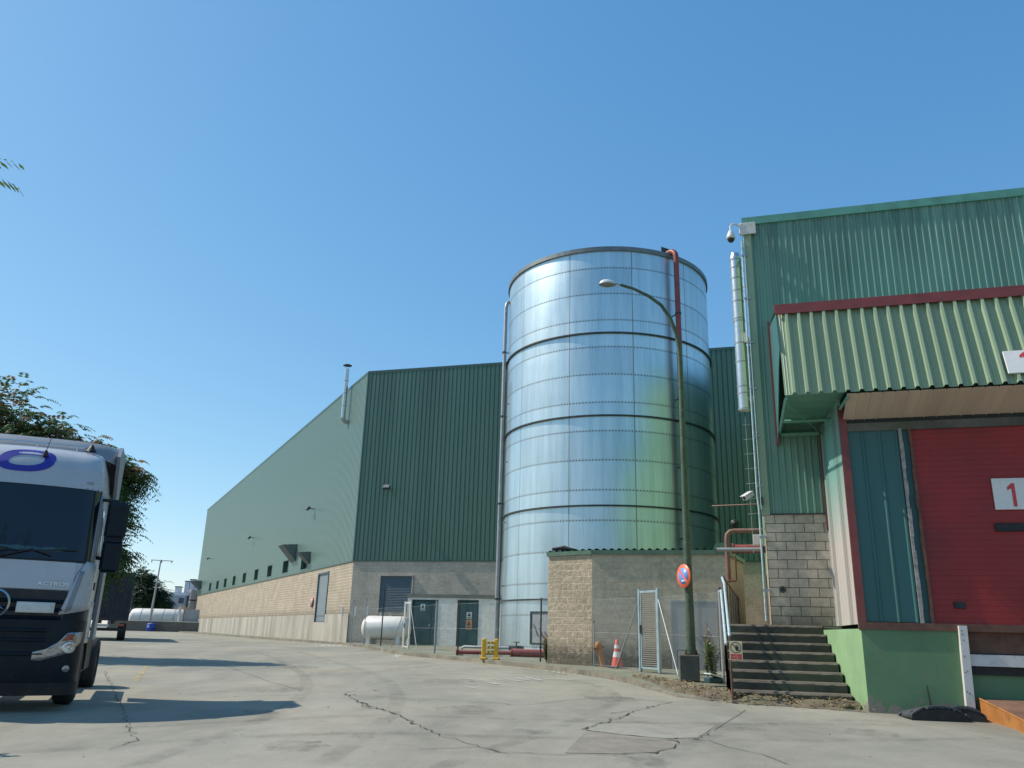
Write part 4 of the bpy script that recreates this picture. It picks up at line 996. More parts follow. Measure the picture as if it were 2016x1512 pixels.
# dock plinth
pl_ = thing('dock_plinth', 'green painted loading dock base under the red door bay', 'loading dock', O2, A)
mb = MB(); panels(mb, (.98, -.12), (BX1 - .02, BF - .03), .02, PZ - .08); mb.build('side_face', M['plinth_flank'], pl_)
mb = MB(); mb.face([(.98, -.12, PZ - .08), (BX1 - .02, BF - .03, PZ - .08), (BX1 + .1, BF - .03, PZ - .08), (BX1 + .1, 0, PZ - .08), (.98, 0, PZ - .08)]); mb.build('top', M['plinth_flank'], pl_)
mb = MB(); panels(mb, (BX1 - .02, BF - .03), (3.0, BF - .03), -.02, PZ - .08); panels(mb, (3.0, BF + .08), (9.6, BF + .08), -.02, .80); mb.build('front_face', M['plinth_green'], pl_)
mb = MB()
rr = random.Random(21)
base = [1.75, 2.75]; P = [(1.62, .06)]
for i in range(12): P.append((1.68 + i * .09, .16 + rr.uniform(-.05, .08) + .05 * math.sin(i)))
P.append((2.74, .06)); mb.prism(P, BF - .034, BF - .031, 'y'); mb.build('bare_patch', M['patch_brown'], pl_)
mb = MB(); mb.box(3.03, 9.6, BF + .05, BF + .3, 1.10, PZ - .09, 0); mb.box(3.03, 9.6, BF - .06, BF + .2, .90, 1.08, 1); mb.box(3.03, 9.6, BF + .04, BF + .3, .76, .90, 2); mb.box(3.03, 9.6, BF + .03, BF + .3, 1.08, 1.10, 2)
mb.build('leveller', [M['rust'], M['white_old'], M['black']], pl_)
mb = MB(); mb.prism([(2.86, .06), (2.99, .06), (3.03, PZ), (2.91, PZ)], BF - .16, BF - .031, 'y')
gp = mb.build('guard_post', M['white_old'], pl_)
mb = MB()
for (x, z) in ((2.94, 1.45), (2.94, 1.39), (2.95, 1.30), (2.93, 1.05), (2.95, .82), (2.92, .8), (2.9, .5), (2.94, .48)): mb.tube([(x, BF - .163, z), (x, BF - .158, z)], .010, 8)
mb.build('bolt_holes', M['black'], gp)
# orange wedge
wd = thing('steel_ramp', 'rusty orange steel wheel ramp lying in front of the dock leveller', 'ramp', O2, A)
mb = MB(); mb.raw([(3.06, BF - .06, .05), (3.02, -5.5, .06), (3.06, BF - .06, .40), (3.30, -5.45, .10)], [(0, 2, 3, 1)], 0)
mb.raw([(3.06, BF - .06, .40), (6.5, BF - .06, .40), (6.5, -5.45, .10), (3.30, -5.45, .10), (3.02, -5.5, .06), (6.5, -5.5, .06)], [(0, 3, 2, 1), (3, 4, 5, 2)], 1)
mb.build('plates', [M['orange'], M['rust_top']], wd)
mb = MB(); mb.tube([(3.07, BF - .08, .41), (3.31, -5.46, .11)], .016, 6); mb.build('edge_bead', M['orange'], wd)
# worn rubber tread slabs
for i, (x, y, rz, l, lab) in enumerate(((2.28, BF - .58, .16, .46, 'left one of the black ribbed rubber slabs lying at the foot of the dock'), (2.74, BF - .36, -.12, .34, 'right one of the black ribbed rubber slabs lying at the foot of the dock'))):
    t = thing('rubber_slab', lab, 'rubber slab', O2 + RA @ Vector((x, y, .10)), A + rz, 'rubber slabs by the dock')
    mb = MB(); n = 12
    for k in range(7):      # lugs across an arched strip
        yy = -.32 + k * .095
        for j in range(n):
            if (j + 2 * k) % 7 == 3: continue
            w0, w1 = math.pi * (.12 + .76 * j / n), math.pi * (.12 + .76 * (j + .86) / n)
            for a, b in ((w0, w1),):
                R0, R1 = 1.0, 1.0
                P = [(-math.cos(w) * l, yy + s_, math.sin(w) * (.23 - .015 * k) - .05 + o) for o in (0, .035) for s_ in (0, .085) for w in (a, b)]
                mb.raw(P, [(0, 2, 3, 1), (4, 5, 7, 6), (0, 1, 5, 4), (2, 6, 7, 3), (0, 4, 6, 2), (1, 3, 7, 5)])
    mb.build('lugs', M['tread'], t)
    mb = MB()
    for j in range(n):
        w0, w1 = math.pi * (.1 + .8 * j / n), math.pi * (.1 + .8 * (j + 1) / n)
        mb.face([(-math.cos(w0) * l, -.34, math.sin(w0) * .225 - .055), (-math.cos(w1) * l, -.34, math.sin(w1) * .225 - .055), (-math.cos(w1) * l, .35, math.sin(w1) * .13 - .055), (-math.cos(w0) * l, .35, math.sin(w0) * .13 - .055)])
        mb.face([(-math.cos(w0) * l, -.33, -.05), (-math.cos(w1) * l, -.33, -.05), (-math.cos(w1) * l, -.33, math.sin(w1) * .225 - .055), (-math.cos(w0) * l, -.33, math.sin(w0) * .225 - .055)])
    mb.build('carcass', M['black'], t)
t = thing('stake', 'thin dark stake leaning on the shaded dock wall above the rubber slabs', 'stake', O2 + RA @ Vector((2.35, BF - .12, .12)), A)
mb = MB(); mb.tube([(0, 0, 0), (-.02, .03, .45)], [.022, .008], 6); mb.build('rod', M['black'], t)

# steps
st = thing('concrete_steps', 'dark worn concrete steps climbing to the dock platform', 'steps', O2, A)
RI, TRD = .17, .25; y0 = -.18
def xl(y): return -.96 + (-y) * .07
def xr(y): return .95 + (-y) * .145
rr = random.Random(4)
for i in range(9):
    z1 = PZ - RI * i; yn = y0 - TRD * i; yb = yn + TRD + .02 if i else 3.2
    mb = MB(); n = 24
    for k in range(n):
        xa = xl(yn) + (xr(yn) - xl(yn)) * k / n; xb = xl(yn) + (xr(yn) - xl(yn)) * (k + 1) / n
        ch = [rr.uniform(0, .012) for _ in range(2)]
        if k == 0: prev = ch[0]
        ca, cb = prev, ch[1]; prev = cb
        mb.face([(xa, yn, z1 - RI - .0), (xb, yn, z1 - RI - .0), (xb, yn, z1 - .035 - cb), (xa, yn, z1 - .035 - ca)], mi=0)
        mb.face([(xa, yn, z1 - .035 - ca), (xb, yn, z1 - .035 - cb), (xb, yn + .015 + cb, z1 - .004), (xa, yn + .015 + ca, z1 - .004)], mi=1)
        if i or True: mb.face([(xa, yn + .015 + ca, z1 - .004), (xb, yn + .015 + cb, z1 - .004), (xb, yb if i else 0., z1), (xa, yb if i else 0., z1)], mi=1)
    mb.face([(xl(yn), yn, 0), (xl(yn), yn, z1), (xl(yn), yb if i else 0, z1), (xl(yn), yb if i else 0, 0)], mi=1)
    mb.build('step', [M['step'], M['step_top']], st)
wk = thing('walkway', 'raised concrete walkway running back along the flank of the loading building', 'walkway', O2, A)
mb = MB(); mb.face([(-.96, 0, PZ), (0, 0, PZ), (.3, 14, PZ), (-.7, 14, PZ)], mi=1); mb.face([(-.7, 14, PZ), (-.7, 14, 0), (-.96, 0, 0), (-.96, 0, PZ)]); mb.face([(-.96, -.0, 0), (-.96, 0, PZ), (-.96, -.1, PZ), (-.96, -.1, 0)])
mb.build('slab', [M['block_shed'], M['step_top']], wk)
# railing along the walkway
rl = thing('railing', 'thin dark steel railing along the raised walkway behind the steps', 'railing', O2, A)
def L_(y, z): return (-.92 + .018 * y, y, z)
mb = MB(); mb.tube([L_(.0, PZ + .95), L_(12, PZ + .95)], .022, 8); mb.build('top_rail', M['rust'], rl)
mb = MB(); mb.tube([L_(.0, PZ + .5), L_(12, PZ + .5)], .015, 6); mb.build('mid_rail', M['dark_metal'], rl)
for k in range(9): 
    mb = MB(); mb.tube([L_(k * 1.5, PZ), L_(k * 1.5, PZ + .95)], .018, 6); mb.build('post', M['dark_metal'], rl)
# handrail of the steps
hr = thing('handrail', 'pale blue handrail with red paint patches beside the steps', 'handrail', O2, A)
pt = [(-.94, -.1, PZ + .92), (-.90, -.3, PZ + .80), (-.80, -2.15, 1.27)]
for i, off in enumerate((0, .07)):
    mb = MB(); mb.tube([(pt[0][0] - off, pt[0][1], pt[0][2] - off * 4.3 + .02), (pt[1][0] - off, pt[1][1], pt[1][2] - off * 2), (pt[2][0] - off, pt[2][1], pt[2][2] - off * 2)], .026, 10)
    mb.build('rail', M['hr_blue'] if 'hr_blue' in M else M.setdefault('hr_blue', paint('hr_blue', (.42, .56, .60), .45, var=.2, scale=9, dirt=(.4, .08, .05), dirtamt=.5)), hr)
for (x, y, z0, z1) in ((-.80, -2.15, .15, 1.27), (-.93, -.12, PZ, PZ + .92)):
    mb = MB(); mb.tube([(x, y, z0), (x, y, z1)], .02, 8); mb.build('post', M['rust'], hr)
sg = thing('prohibition_sign', 'small cream and red no entry hand sign at the foot of the steps', 'sign', O2 + RA @ Vector((-.79, -2.20, .86)), A)
mb = MB(); mb.box(-.02, .205, -.008, 0, 0, .33); mb.build('board', M['sign_cream'], sg)
mb = MB(); mb.box(-.005, .19, -.011, -.0085, .012, .105); mb.build('band', M['sign_red'], sg)
mb = MB(); cx, cz = .0925, .215
for k in range(40):
    w0, w1 = 2 * math.pi * k / 40, 2 * math.pi * (k + 1) / 40
    mb.face([(cx + math.cos(w0) * r, -.0115, cz + math.sin(w0) * r) for r in (.082, .098)] + [(cx + math.cos(w1) * r, -.0115, cz + math.sin(w1) * r) for r in (.098, .082)])
s2 = .007
mb.face([(cx - .062, -.0125, cz + .050), (cx + .050, -.0125, cz - .062), (cx + .062, -.0125, cz - .050), (cx - .050, -.0125, cz + .062)])
mb.build('ring', M['rust'], sg)
mb = MB(); hx, hz = cx + .015, cz - .01
P = [(-.018, -.045), (.018, -.045), (.028, -.01), (.052, .02), (.045, .026), (.024, .008), (.026, .05), (.018, .052), (.012, .012), (.008, .064), (0, .064), (-.002, .014), (-.012, .058), (-.02, .056), (-.014, .01), (-.03, .038), (-.036, .034), (-.026, -.01)]
mb.prism([(hx + a, hz + b) for a, b in P], -.0145, -.0128, 'y'); mb.build('hand', M['black'], sg)
for txt, z, s_ in (('ALTO', .085, .024), ('PROHIBIDO', .055, .024), ('EL PASO', .028, .024)):
    text_part(txt, s_, M['sign_cream'], sg, (.0925, -.0125, z), (math.pi / 2, 0, 0), ext=.0005)

# cameras and flue on the left edge of the building
dc = thing('dome_camera', 'white dome camera hanging from a curved arm at the top corner of the green building', 'camera', O2 + RA @ Vector((-.02, -.02, 10.62)), A)
mb = MB(); mb.box(-.10, .26, -.11, -.06, -.17, .13, bev=.01); mb.box(-.12, -.05, -.12, .02, -.15, .12, bev=.01); mb.build('plate', M['white_old'], dc)
mb = MB(); mb.tube([(-.08, -.10, .04), (-.2, -.14, .10), (-.28, -.17, .09), (-.32, -.18, .02), (-.32, -.18, -.08)], .022, 10); mb.build('arm', M['lamp_shell'], dc)
mb = MB(); mb.lathe([(.02, -.07), (.05, -.09), (.075, -.16), (.105, -.25), (.105, -.30), (.08, -.30)], (-.32, -.18, 0), n=24); hd = mb.build('head', M['lamp_shell'], dc)
mb = MB(); mb.lathe([(.085, -.30), (.075, -.35), (.04, -.385), (.001, -.39)], (-.32, -.18, 0), n=20); mb.build('dome', M['glass'], hd)
bc = thing('bullet_camera', 'beige box camera on a bracket beside the lower left edge of the green building', 'camera', O2 + RA @ Vector((-.30, -.25, 4.18)), A + D2R(-40))
mb = MB(); R_ = Matrix.Rotation(D2R(28), 4, 'X'); mb.box(-.055, .055, -.16, .13, -.05, .05, bev=.01, mat=R_); mb.box(-.07, .07, -.2, .1, .052, .062, mat=R_); mb.build('body', M['lamp_shell'], bc)
mb = MB(); mb.lathe([(0, -.165), (.035, -.165), (.035, -.155)], axis='y', n=14); mb.v = [tuple(R_ @ Vector(p)) for p in mb.v]; mb.build('lens', M['black'], bc)
mb = MB(); mb.tube([(0, .05, -.05), (0, .05, -.14)], .012, 8); mb.build('stem', M['galv'], bc)
br = thing('cable_rod', 'thin rusty rod running from the tank to the lower left edge of the green building', 'rod', O2, A)
mb = MB(); mb.tube([(-.02, -.05, 4.06), (-.12, -.05, 4.02), (-.35, -.03, 4.02), (-1.1, .6, 4.10)], .014, 8); mb.build('rod', M['rustpipe'], br)
mb = MB(); mb.box(-.05, .0, -.11, -.04, 4.0, 4.16); mb.build('fixing', M['dark_metal'], br)
fl = thing('flue_stack', 'polished steel banded flue standing off the left edge of the green building', 'flue', O2 + RA @ Vector((-.26, 1.9, 6.65)), A)
mb = MB(); mb.tube([(0, 0, 0), (0, 0, 4.15)], .14, 24); mb.tube([(0, 0, 4.15), (0, 0, 4.28)], [.14, .11], 24); mb.build('pipe', M['chrome_flue'], fl)
mb = MB()
for z in (.02, .42, .6, 1.25, 1.75, 2.35, 2.42, 2.9, 3.2, 3.55, 3.85, 4.08): mb.tube([(0, 0, z), (0, 0, z + .03)], .15, 24)
mb.build('bands', M['galv'], fl)
mb = MB(); mb.tube([(.08, 0, .28), (.32, .0, .28)], .09, 16); mb.build('inlet', M['galv'], fl)
mb = MB(); mb.box(.1, .3, -.05, .05, 1.8, 1.9); mb.box(.1, .3, -.03, .03, 3.3, 3.35); mb.box(.08, .2, -.16, -.06, 1.75, 2.0); mb.build('bracket', M['white_old'], fl)
dp = thing('downpipe', 'slim pale blue downpipe on the left corner of the green building', 'downpipe', O2 + RA @ Vector((-.10, -.06, 0)), A)
mb = MB(); mb.tube([(0, 0, 1.6), (0, 0, 3.9), (-.02, 0, 4.2), (0, 0, 10.3)], .02, 8); mb.tube([(.05, -.02, 3.9), (.05, -.02, 10.4)], .012, 6); mb.build('pipe', M['hr_blue'], dp)
mb = MB()
for k in range(8): mb.box(-.025, .12, -.03, .06, 2.2 + k * 1.1, 2.24 + k * 1.1)
mb.build('clip', M['galv'], dp)
ld = thing('rung_rod', 'thin vertical rod with short wire rungs hanging below the steel flue', 'rod', O2 + RA @ Vector((-.25, 2.2, 3.2)), A)
mb = MB(); mb.tube([(0, 0, 0), (0, 0, 3.4)], .008, 6); mb.build('rod', M['galv'], ld)
mb = MB()
for k in range(9): mb.tube([(-.07, 0, .2 + k * .37), (0, -.02, .19 + k * .37), (.22, 0, .22 + k * .37)], .006, 6)
mb.build('rungs', M['galv'], ld)
# rusty pipework in the gap
def gap(x, y, z): return O2 + RA @ Vector((x, y, z))
pw = thing('gas_pipework', 'salmon coloured bent pipe crossing the gap between the shed and the green building', 'pipe', O2, A)
mb = MB(); mb.tube([(-.92, 5, 2.75), (-.92, 5, 3.85), (-.90, 5, 3.98), (-.82, 5, 4.06), (-.70, 5, 4.08), (.05, 5, 4.08)], .065, 14); mb.build('pipe', M['rustpipe'], pw)
mb = MB(); mb.tube([(-.72, 4.95, 2.75), (-.72, 4.95, 3.4)], .03, 10); mb.tube([(-.95, 4.95, 2.72), (-.72, 4.95, 2.75)], .03, 8); mb.build('branch', M['rust'], pw)
gb = thing('grey_conduit', 'straight grey tube spanning the gap between the shed roof and the green building', 'pipe', O2, A)
mb = MB(); mb.tube([(-1.15, 3.5, 3.42), (.05, 3.5, 3.42)], .05, 12); mb.build('tube', M['galv'], gb)
mb = MB(); mb.box(-.02, .04, 3.42, 3.58, 3.34, 3.5); mb.build('collar', M['dark_metal'], gb)
rp = thing('red_cross_pipe', 'short dark red pipe behind the grey tube in the gap', 'pipe', O2, A)
mb = MB(); mb.tube([(-.8, 6.5, 3.75), (.12, 6.5, 3.75)], .12, 14); mb.build('pipe', M['redpipe'], rp)
mb = MB(); mb.tube([(-.82, 6.5, 3.75), (-.78, 6.5, 3.75)], .16, 14); mb.build('flange', M['redpipe'], rp)
jb = thing('junction_box', 'cream junction box on the edge of the green building above the grey tube', 'box', O2 + RA @ Vector((-.12, 3.2, 3.5)), A)
mb = MB(); mb.box(-.12, .12, -.1, .1, 0, .25, bev=.01); mb.build('case', M['lamp_shell'], jb)
mb = MB(); mb.box(-.11, .11, -.112, -.101, .01, .24); mb.build('cover', M['white_old'], jb)
hl_ = thing('wall_disc', 'round black vent on the shaded far wall in the gap beside the tank', 'vent', W(25.0, -.1, 7.9) , A)
mb = MB(); mb.lathe([(0, -.08), (.24, -.08), (.26, 0), (.22, .1)], axis='y', n=24); mb.build('cowl', M['dark_metal'], hl_)
mb = MB(); mb.lathe([(0, -.09), (.14, -.09), (.14, -.081)], axis='y', n=20); mb.build('hub', M['black'], hl_)
eb = thing('elbow_vent', 'small round outlet set in the old block wall beside the steps', 'vent', O2 + RA @ Vector((.27, -.01, 2.24)), A)
mb = MB(); mb.lathe([(0, -.02), (.035, -.02), (.055, -.05), (.07, -.02), (.07, 0)], axis='y', n=20); mb.build('flange', M['old_conc'], eb)
mb = MB(); mb.lathe([(0, -.03), (.035, -.03)], axis='y', n=16); mb.build('bore', M['black'], eb)

# ------------------------------------------------------------------ street lamp
LP = Vector((4.43, 20.2, 0)); LZ = gz(4.4, 20.2) + .12
lb = thing('concrete_block', 'square dark concrete block holding the foot of the green street lamp', 'concrete block', (4.36, 20.15, LZ - .02), D2R(-10))
mb = MB(); mb.box(-.23, .23, -.2, .25, 0, .58, bev=.02); mb.build('block', M['old_conc'], lb)
mb = MB()
for (a, b) in (((-.27, -.22, .68), (.18, -.22, .68)), ((-.27, -.22, .68), (-.27, -.22, .3)), ((.18, -.22, .68), (.2, .1, .68))): mb.tube([a, b], .008, 6)
mb.build('rebar', M['dark_metal'], lb)
sl = thing('street_lamp', 'tall green street lamp with an arched neck in front of the steel tank', 'street lamp', (LP.x, LP.y, LZ + .56), 0)
zb = -(LZ + .56)
arc = [(.0, 8.3), (-.02, 8.65), (-.08, 8.98), (-.22, 9.42), (-.46, 9.80), (-.80, 10.05), (-1.20, 10.24), (-1.56, 10.34)]
mb = MB(); mb.tube([(0, 0, 0), (0, 0, 2.2 + zb + LZ), (0, 0, 5 + zb)] + [(x, x * .05, z + zb) for x, z in arc], [.115, .10, .085, .062, .058, .054, .05, .046, .043, .04, .038], 16)
mb.build('pole', M['pole_green'], sl)
mb = MB(); mb.tube([(-1.54, -.08, 10.335 + zb), (-1.68, -.085, 10.36 + zb)], .028, 10); mb.build('spigot', M['galv'], sl)
mb = MB(); prof = [(0, .0), (.02, .045), (.10, .085), (.24, .105), (.38, .085), (.46, .04), (.47, 0)]
V = []; F = []; nn = 16
for i, (x, r) in enumerate([(0, .03), (.03, .07), (.10, .10), (.22, .125), (.34, .12), (.42, .085), (.455, .03)]):
    for k in range(nn + 1):
        w = math.pi * k / nn; V.append((-1.68 - x, -.085 + math.cos(w) * r * 1.25, 10.33 + zb + math.sin(w) * r * 1.15 + .0))
for i in range(6):
    for k in range(nn): a = i * (nn + 1) + k; F.append((a, a + 1, a + nn + 2, a + nn + 1))
mb.raw(V, F, 0, True); lh = mb.build('lamp_head', M['lamp_shell'], sl)
mb = MB(); V = []; F = []
for i, (x, r) in enumerate([(.05, .06), (.12, .095), (.22, .115), (.34, .11), (.42, .06)]):
    for k in range(9):
        w = math.pi * k / 8; V.append((-1.68 - x, -.085 + math.cos(w) * r * 1.15, 10.33 + zb - math.sin(w) * r * .5 - .004))
for i in range(4):
    for k in range(8): a = i * 9 + k; F.append((a, a + 9, a + 10, a + 1))
mb.raw(V, F, 0, True); mb.build('diffuser', M['lamp_glass'], lh)
for p_ in (lh,): p_.rotation_euler = (0, 0, 0)
mb = MB()
for k in range(5): mb.box(-.16, .16, -.16, .16, 0, .02) if k == 0 else mb.prism([(.09, .02), (.16, .02), (.09, .2)] if k % 2 else [(-.09, .02), (-.16, .02), (-.09, .2)], -.008 + (k > 2) * .02, .008 + (k > 2) * .02, 'y')
mb.build('foot', M['rust'], sl)
ns = thing('no_parking_sign', 'round blue and orange no parking sign on the green lamp pole', 'sign', (LP.x - .13, LP.y - .13, 2.66), D2R(-68))
mb = MB(); mb.lathe([(0, .0), (.28, .0), (.285, -.012), (.28, -.022), (0, -.022)], axis='y', n=48); mb.build('rim', M['sign_orange'], ns)
mb = MB(); mb.lathe([(0, -.026), (.195, -.026), (.195, -.022)], axis='y', n=48); mb.build('face', M['sign_blue'], ns)
mb = MB(); c, s_ = math.cos(D2R(45)), .022
mb.face([(-.16, -.029, .12), (.12, -.029, -.16), (.16, -.029, -.12), (-.12, -.029, .16)]); mb.build('bar', M['sign_orange'], ns)
mb = MB(); mb.prism([(-.09, -.11), (-.04, -.08), (-.04, -.095), (.06, -.095), (.06, -.125), (-.04, -.125), (-.04, -.14)], -.031, -.0295, 'y'); mb.build('arrow', M['sign_white'], ns)
mb = MB(); mb.box(-.03, .03, .0, .14, -.12, .12); mb.build('clamp', M['galv'], ns)

# ------------------------------------------------------------------ fence
def fpost(x, y, h, mat, label, r=.03, top=True):
    z = gz(x, y) + .13
    t = thing('fence_post', label, 'fence post', (x, y, z), 0, 'posts of the chain link fence')
    mb = MB(); mb.tube([(0, 0, 0), (0, 0, h)], r, 10); mb.build('tube', mat, t)
    mb = MB(); mb.lathe([(0, h + .03), (r * 1.3, h + .015), (r * 1.3, h - .02)], n=10); mb.build('cap', M['dark_metal'], t)
    return t
fpost(-9.2, 50.6, 2.5, M['galv'], 'thin fence post at the far left end, by the warehouse corner')
fpost(-8.1, 48.6, 2.5, M['galv'], 'second fence post from the warehouse corner, by the white gas tank')
fpost(-6.8, 46.5, 3.1, M['dark_metal'], 'tall dark fence post in front of the roller shutter', .035)
fpost(-3.0, 36.3, 2.15, M['galv'], 'fence post in front of the left green door', .045)
fpost(-1.95, 35.2, 2.15, M['dark_metal'], 'fence post in front of the right green door', .035)
fpost(1.2, 28.6, 2.05, M['dark_metal'], 'dark fence post in front of the tank hatch', .03)
fpost(2.72, 25.95, 1.3, M['galv'], 'short fence post at the near corner of the block shed', .02)
fpost(4.89, 19.1, 2.05, M['galv'], 'galvanised fence post beside the steps', .033)
def chain(pts, h, label, mat='chain_far'):
    mb = MB(); u = 0
    for a, b in zip(pts, pts[1:]):
        l = math.hypot(b[0] - a[0], b[1] - a[1]); za, zb_ = gz(*a) + .14, gz(*b) + .14
        mb.face([(a[0], a[1], za), (b[0], b[1], zb_), (b[0], b[1], zb_ + h), (a[0], a[1], za + h)], [(u, 0), (u + l, 0), (u + l, h), (u, h)]); u += l
    t = thing('fence_mesh', label, 'fence', (0, 0, 0), 0, 'runs of chain link mesh'); mb.build('mesh', M[mat], t)
    mb = MB()
    for dz in (h - .01, h * .5, .05): mb.tube([(p[0], p[1], gz(*p) + .14 + dz) for p in pts], .004, 4)
    mb.build('line_wire', M['galv'], t)
chain([(-9.2, 50.6), (-8.1, 48.6), (-6.8, 46.5), (-5.2, 42.7)], 2.0, 'chain link mesh from the warehouse corner to the narrow white gate')
chain([(-4.75, 41.8), (-3, 36.3), (-1.95, 35.2), (1.2, 28.6), (1.45, 28.0)], 2.0, 'chain link mesh between the narrow white gate and the block shed')
chain([(2.72, 25.95), (3.66, 23.5)], 1.95, 'chain link mesh left of the slatted gate, before the traffic cone', 'chain')
chain([(4.14, 22.6), (4.89, 19.1)], 1.95, 'chain link mesh right of the slatted gate, behind the lamp base', 'chain')
def gate(name, p, q, h, label, mat, slats, brace):
    p, q = Vector(p), Vector(q); w = (q - p).length; a = math.atan2((q - p).y, (q - p).x); z = gz(p.x, p.y) + .13
    t = thing('gate', label, 'gate', (p.x, p.y, z), a)
    for x in (0, w):
        mb = MB(); mb.box(x - .04, x + .04, -.04, .04, 0, h, bev=.008); mb.build('post', mat, t)
    mb = MB(); mb.box(.04, w - .04, -.025, .025, h - .1, h - .04); mb.box(.06, w - .06, -.02, .02, .08, .13); mb.box(.05, .09, -.02, .02, .13, h - .1); mb.box(w - .09, w - .05, -.02, .02, .13, h - .1); mb.build('leaf_frame', mat, t)
    if slats:
        mb = MB(); k = 0
        while .16 + k * .055 < h - .14: mb.box(.09, w - .09, -.006, .006, .16 + k * .055, .19 + k * .055); k += 1
        mb.build('slats', M['shutter_light'] if slats == 2 else M['slat'], t)
    mb = MB(); mb.box(.05, .1, -.06, -.02, 1.0, 1.22); mb.build('lock', M['dark_metal'], t)
    for (dx, s_) in brace:
        R = t.rotation_euler.z; d = Vector((dx[0], dx[1]))
        loc = Matrix.Rotation(-a, 2) @ d; x0 = 0 if s_ == 0 else w
        mb = MB(); mb.tube([(x0, 0, h - .25), (x0 + loc.x, loc.y, .02)], .02, 8); mb.build('brace', M['galv'], t)
    return t
M['slat'] = paint('slat', (.20, .19, .16), .6, var=.2)
gate('gate', (3.74, 23.44), (4.12, 22.66), 2.18, 'narrow slatted metal gate with pale blue posts in front of the shed', M['galv_blue'], 1, [((-.53, 1.15), 0), ((.17, -1.55), 1)])
gate('gate', (-5.11, 42.59), (-4.76, 41.93), 2.28, 'narrow open frame white metal gate beside the white gas tank', M['white_old'], 0, [((-.75, 1.3), 0), ((.55, -1.3), 1)])

# cone, hydrant, barrier
def Z(x, y): return gz(x, y) + .13
t = thing('traffic_cone', 'orange and white traffic cone standing against the shed wall', 'traffic cone', (3.33, 25.25, Z(3.33, 25.25)), .3)
mb = MB(); mb.box(-.24, .24, -.24, .24, 0, .05, bev=.015); mb.build('base', M['dark_metal'], t)
mb = MB(); mb.lathe([(.17, .05), (.138, .22), (.10, .42), (.066, .62), (.032, .8), (0, .81)], n=28); mb.build('body', M['cone_orange'], t)
mb = MB(); mb.lathe([(.125, .305), (.107, .40), (.096, .46)], n=28); mb.lathe([(.083, .55), (.062, .66)], n=28); mb.build('sleeve', M['cone_white'], t)
t = thing('hydrant', 'rusty orange hydrant stub leaning against the corner of the shed', 'hydrant', (2.98, 25.75, Z(3, 25.8)), 0)
t.rotation_euler = (0, D2R(-14), 0)
mb = MB(); mb.tube([(0, 0, 0), (0, 0, .55)], .075, 16); mb.lathe([(.075, .5), (.11, .53), (.11, .62), (.09, .68), (.04, .74), (0, .74)], n=20); mb.build('barrel', M['orange'], t)
mb = MB(); mb.tube([(-.16, 0, .57), (.16, 0, .57)], .05, 12); mb.build('outlet', M['rustpipe'], t)
t = thing('barrier', 'yellow plastic barrier with black and white stripes on the kerb', 'barrier', (-.5, 29.45, Z(-.5, 29.4)), D2R(-12)); t.scale = (.86, .86, .86)
for x in (-.26, .26):
    mb = MB(); mb.box(x - .10, x + .06, -.06, .06, 0, .80, bev=.03); mb.box(x - .16, x + .12, -.16, .16, 0, .07, bev=.02); mb.build('leg', M['yellow'], t)
for z in (.22, .40, .58):
    mb = MB(); mb.box(-.20, .16, -.065, .065, z, z + .12, bev=.01); r_ = mb.build('rail', M['yellow'], t)
    mb = MB()
    for k in range(4): mb.face([(-.165 + k * .075, -.068, z + .02), (-.135 + k * .075, -.068, z + .02), (-.105 + k * .075, -.068, z + .1), (-.135 + k * .075, -.068, z + .1)], mi=k % 2)
    mb.build('stripes', [M['sign_white'], M['black']], r_)
t = thing('plastic_crate', 'dark teal crate with a pale lid lying beside the plant', 'crate', (4.65, 19.05, Z(4.6, 19)), .35)
mb = MB(); mb.box(-.18, .18, -.12, .12, 0, .12, bev=.02); mb.build('tub', M['teal_box'], t)
mb = MB(); R_ = Matrix.Rotation(D2R(14), 4, 'Y') @ Matrix.Translation((0, 0, .14)); mb.box(-.20, .10, -.15, .14, 0, .025, bev=.006, mat=R_); mb.build('lid', M['sky_tarp'], t)

# ------------------------------------------------------------------ plants
def frond(mb, p, d, L, rr, leaf=.13, pairs=6, mi=0, droop=.5):
    """pinnate leaf: leaflets in pairs along a drooping stalk"""
    d = d.normalized(); side = d.cross(Vector((0, 0, 1)))
    side = side.normalized() if side.length > .1 else Vector((1, 0, 0))
    for k in range(pairs):
        t = (k + .7) / pairs; q = p + d * (L * t) + Vector((0, 0, -droop * L * t * t))
        tan = (d + Vector((0, 0, -2 * droop * t))).normalized()
        for s_ in (-1, 1):
            ld = (side * s_ * .85 + tan * .45 + Vector((0, 0, -.35))).normalized(); l = leaf * (1.1 - .35 * t) * rr.uniform(.8, 1.15)
            w = tan * (l * .17) + Vector((0, 0, rr.uniform(-.01, .01)))
            mb.face([q, q + ld * l * .5 + w, q + ld * l, q + ld * l * .5 - w], mi=mi)
def limb(mb, a, b, r0, r1, rr, n=6, wob=.15):
    a, b = Vector(a), Vector(b); pts = []
    for i in range(n + 1):
        t = i / n; p = a.lerp(b, t); k = wob * math.sin(math.pi * t) * (b - a).length * .4
        pts.append(p + Vector((rr.uniform(-1, 1) * k * .4, rr.uniform(-1, 1) * k * .4, k * .35)))
    mb.tube(pts, [r0 + (r1 - r0) * i / n for i in range(n + 1)], 8); return pts
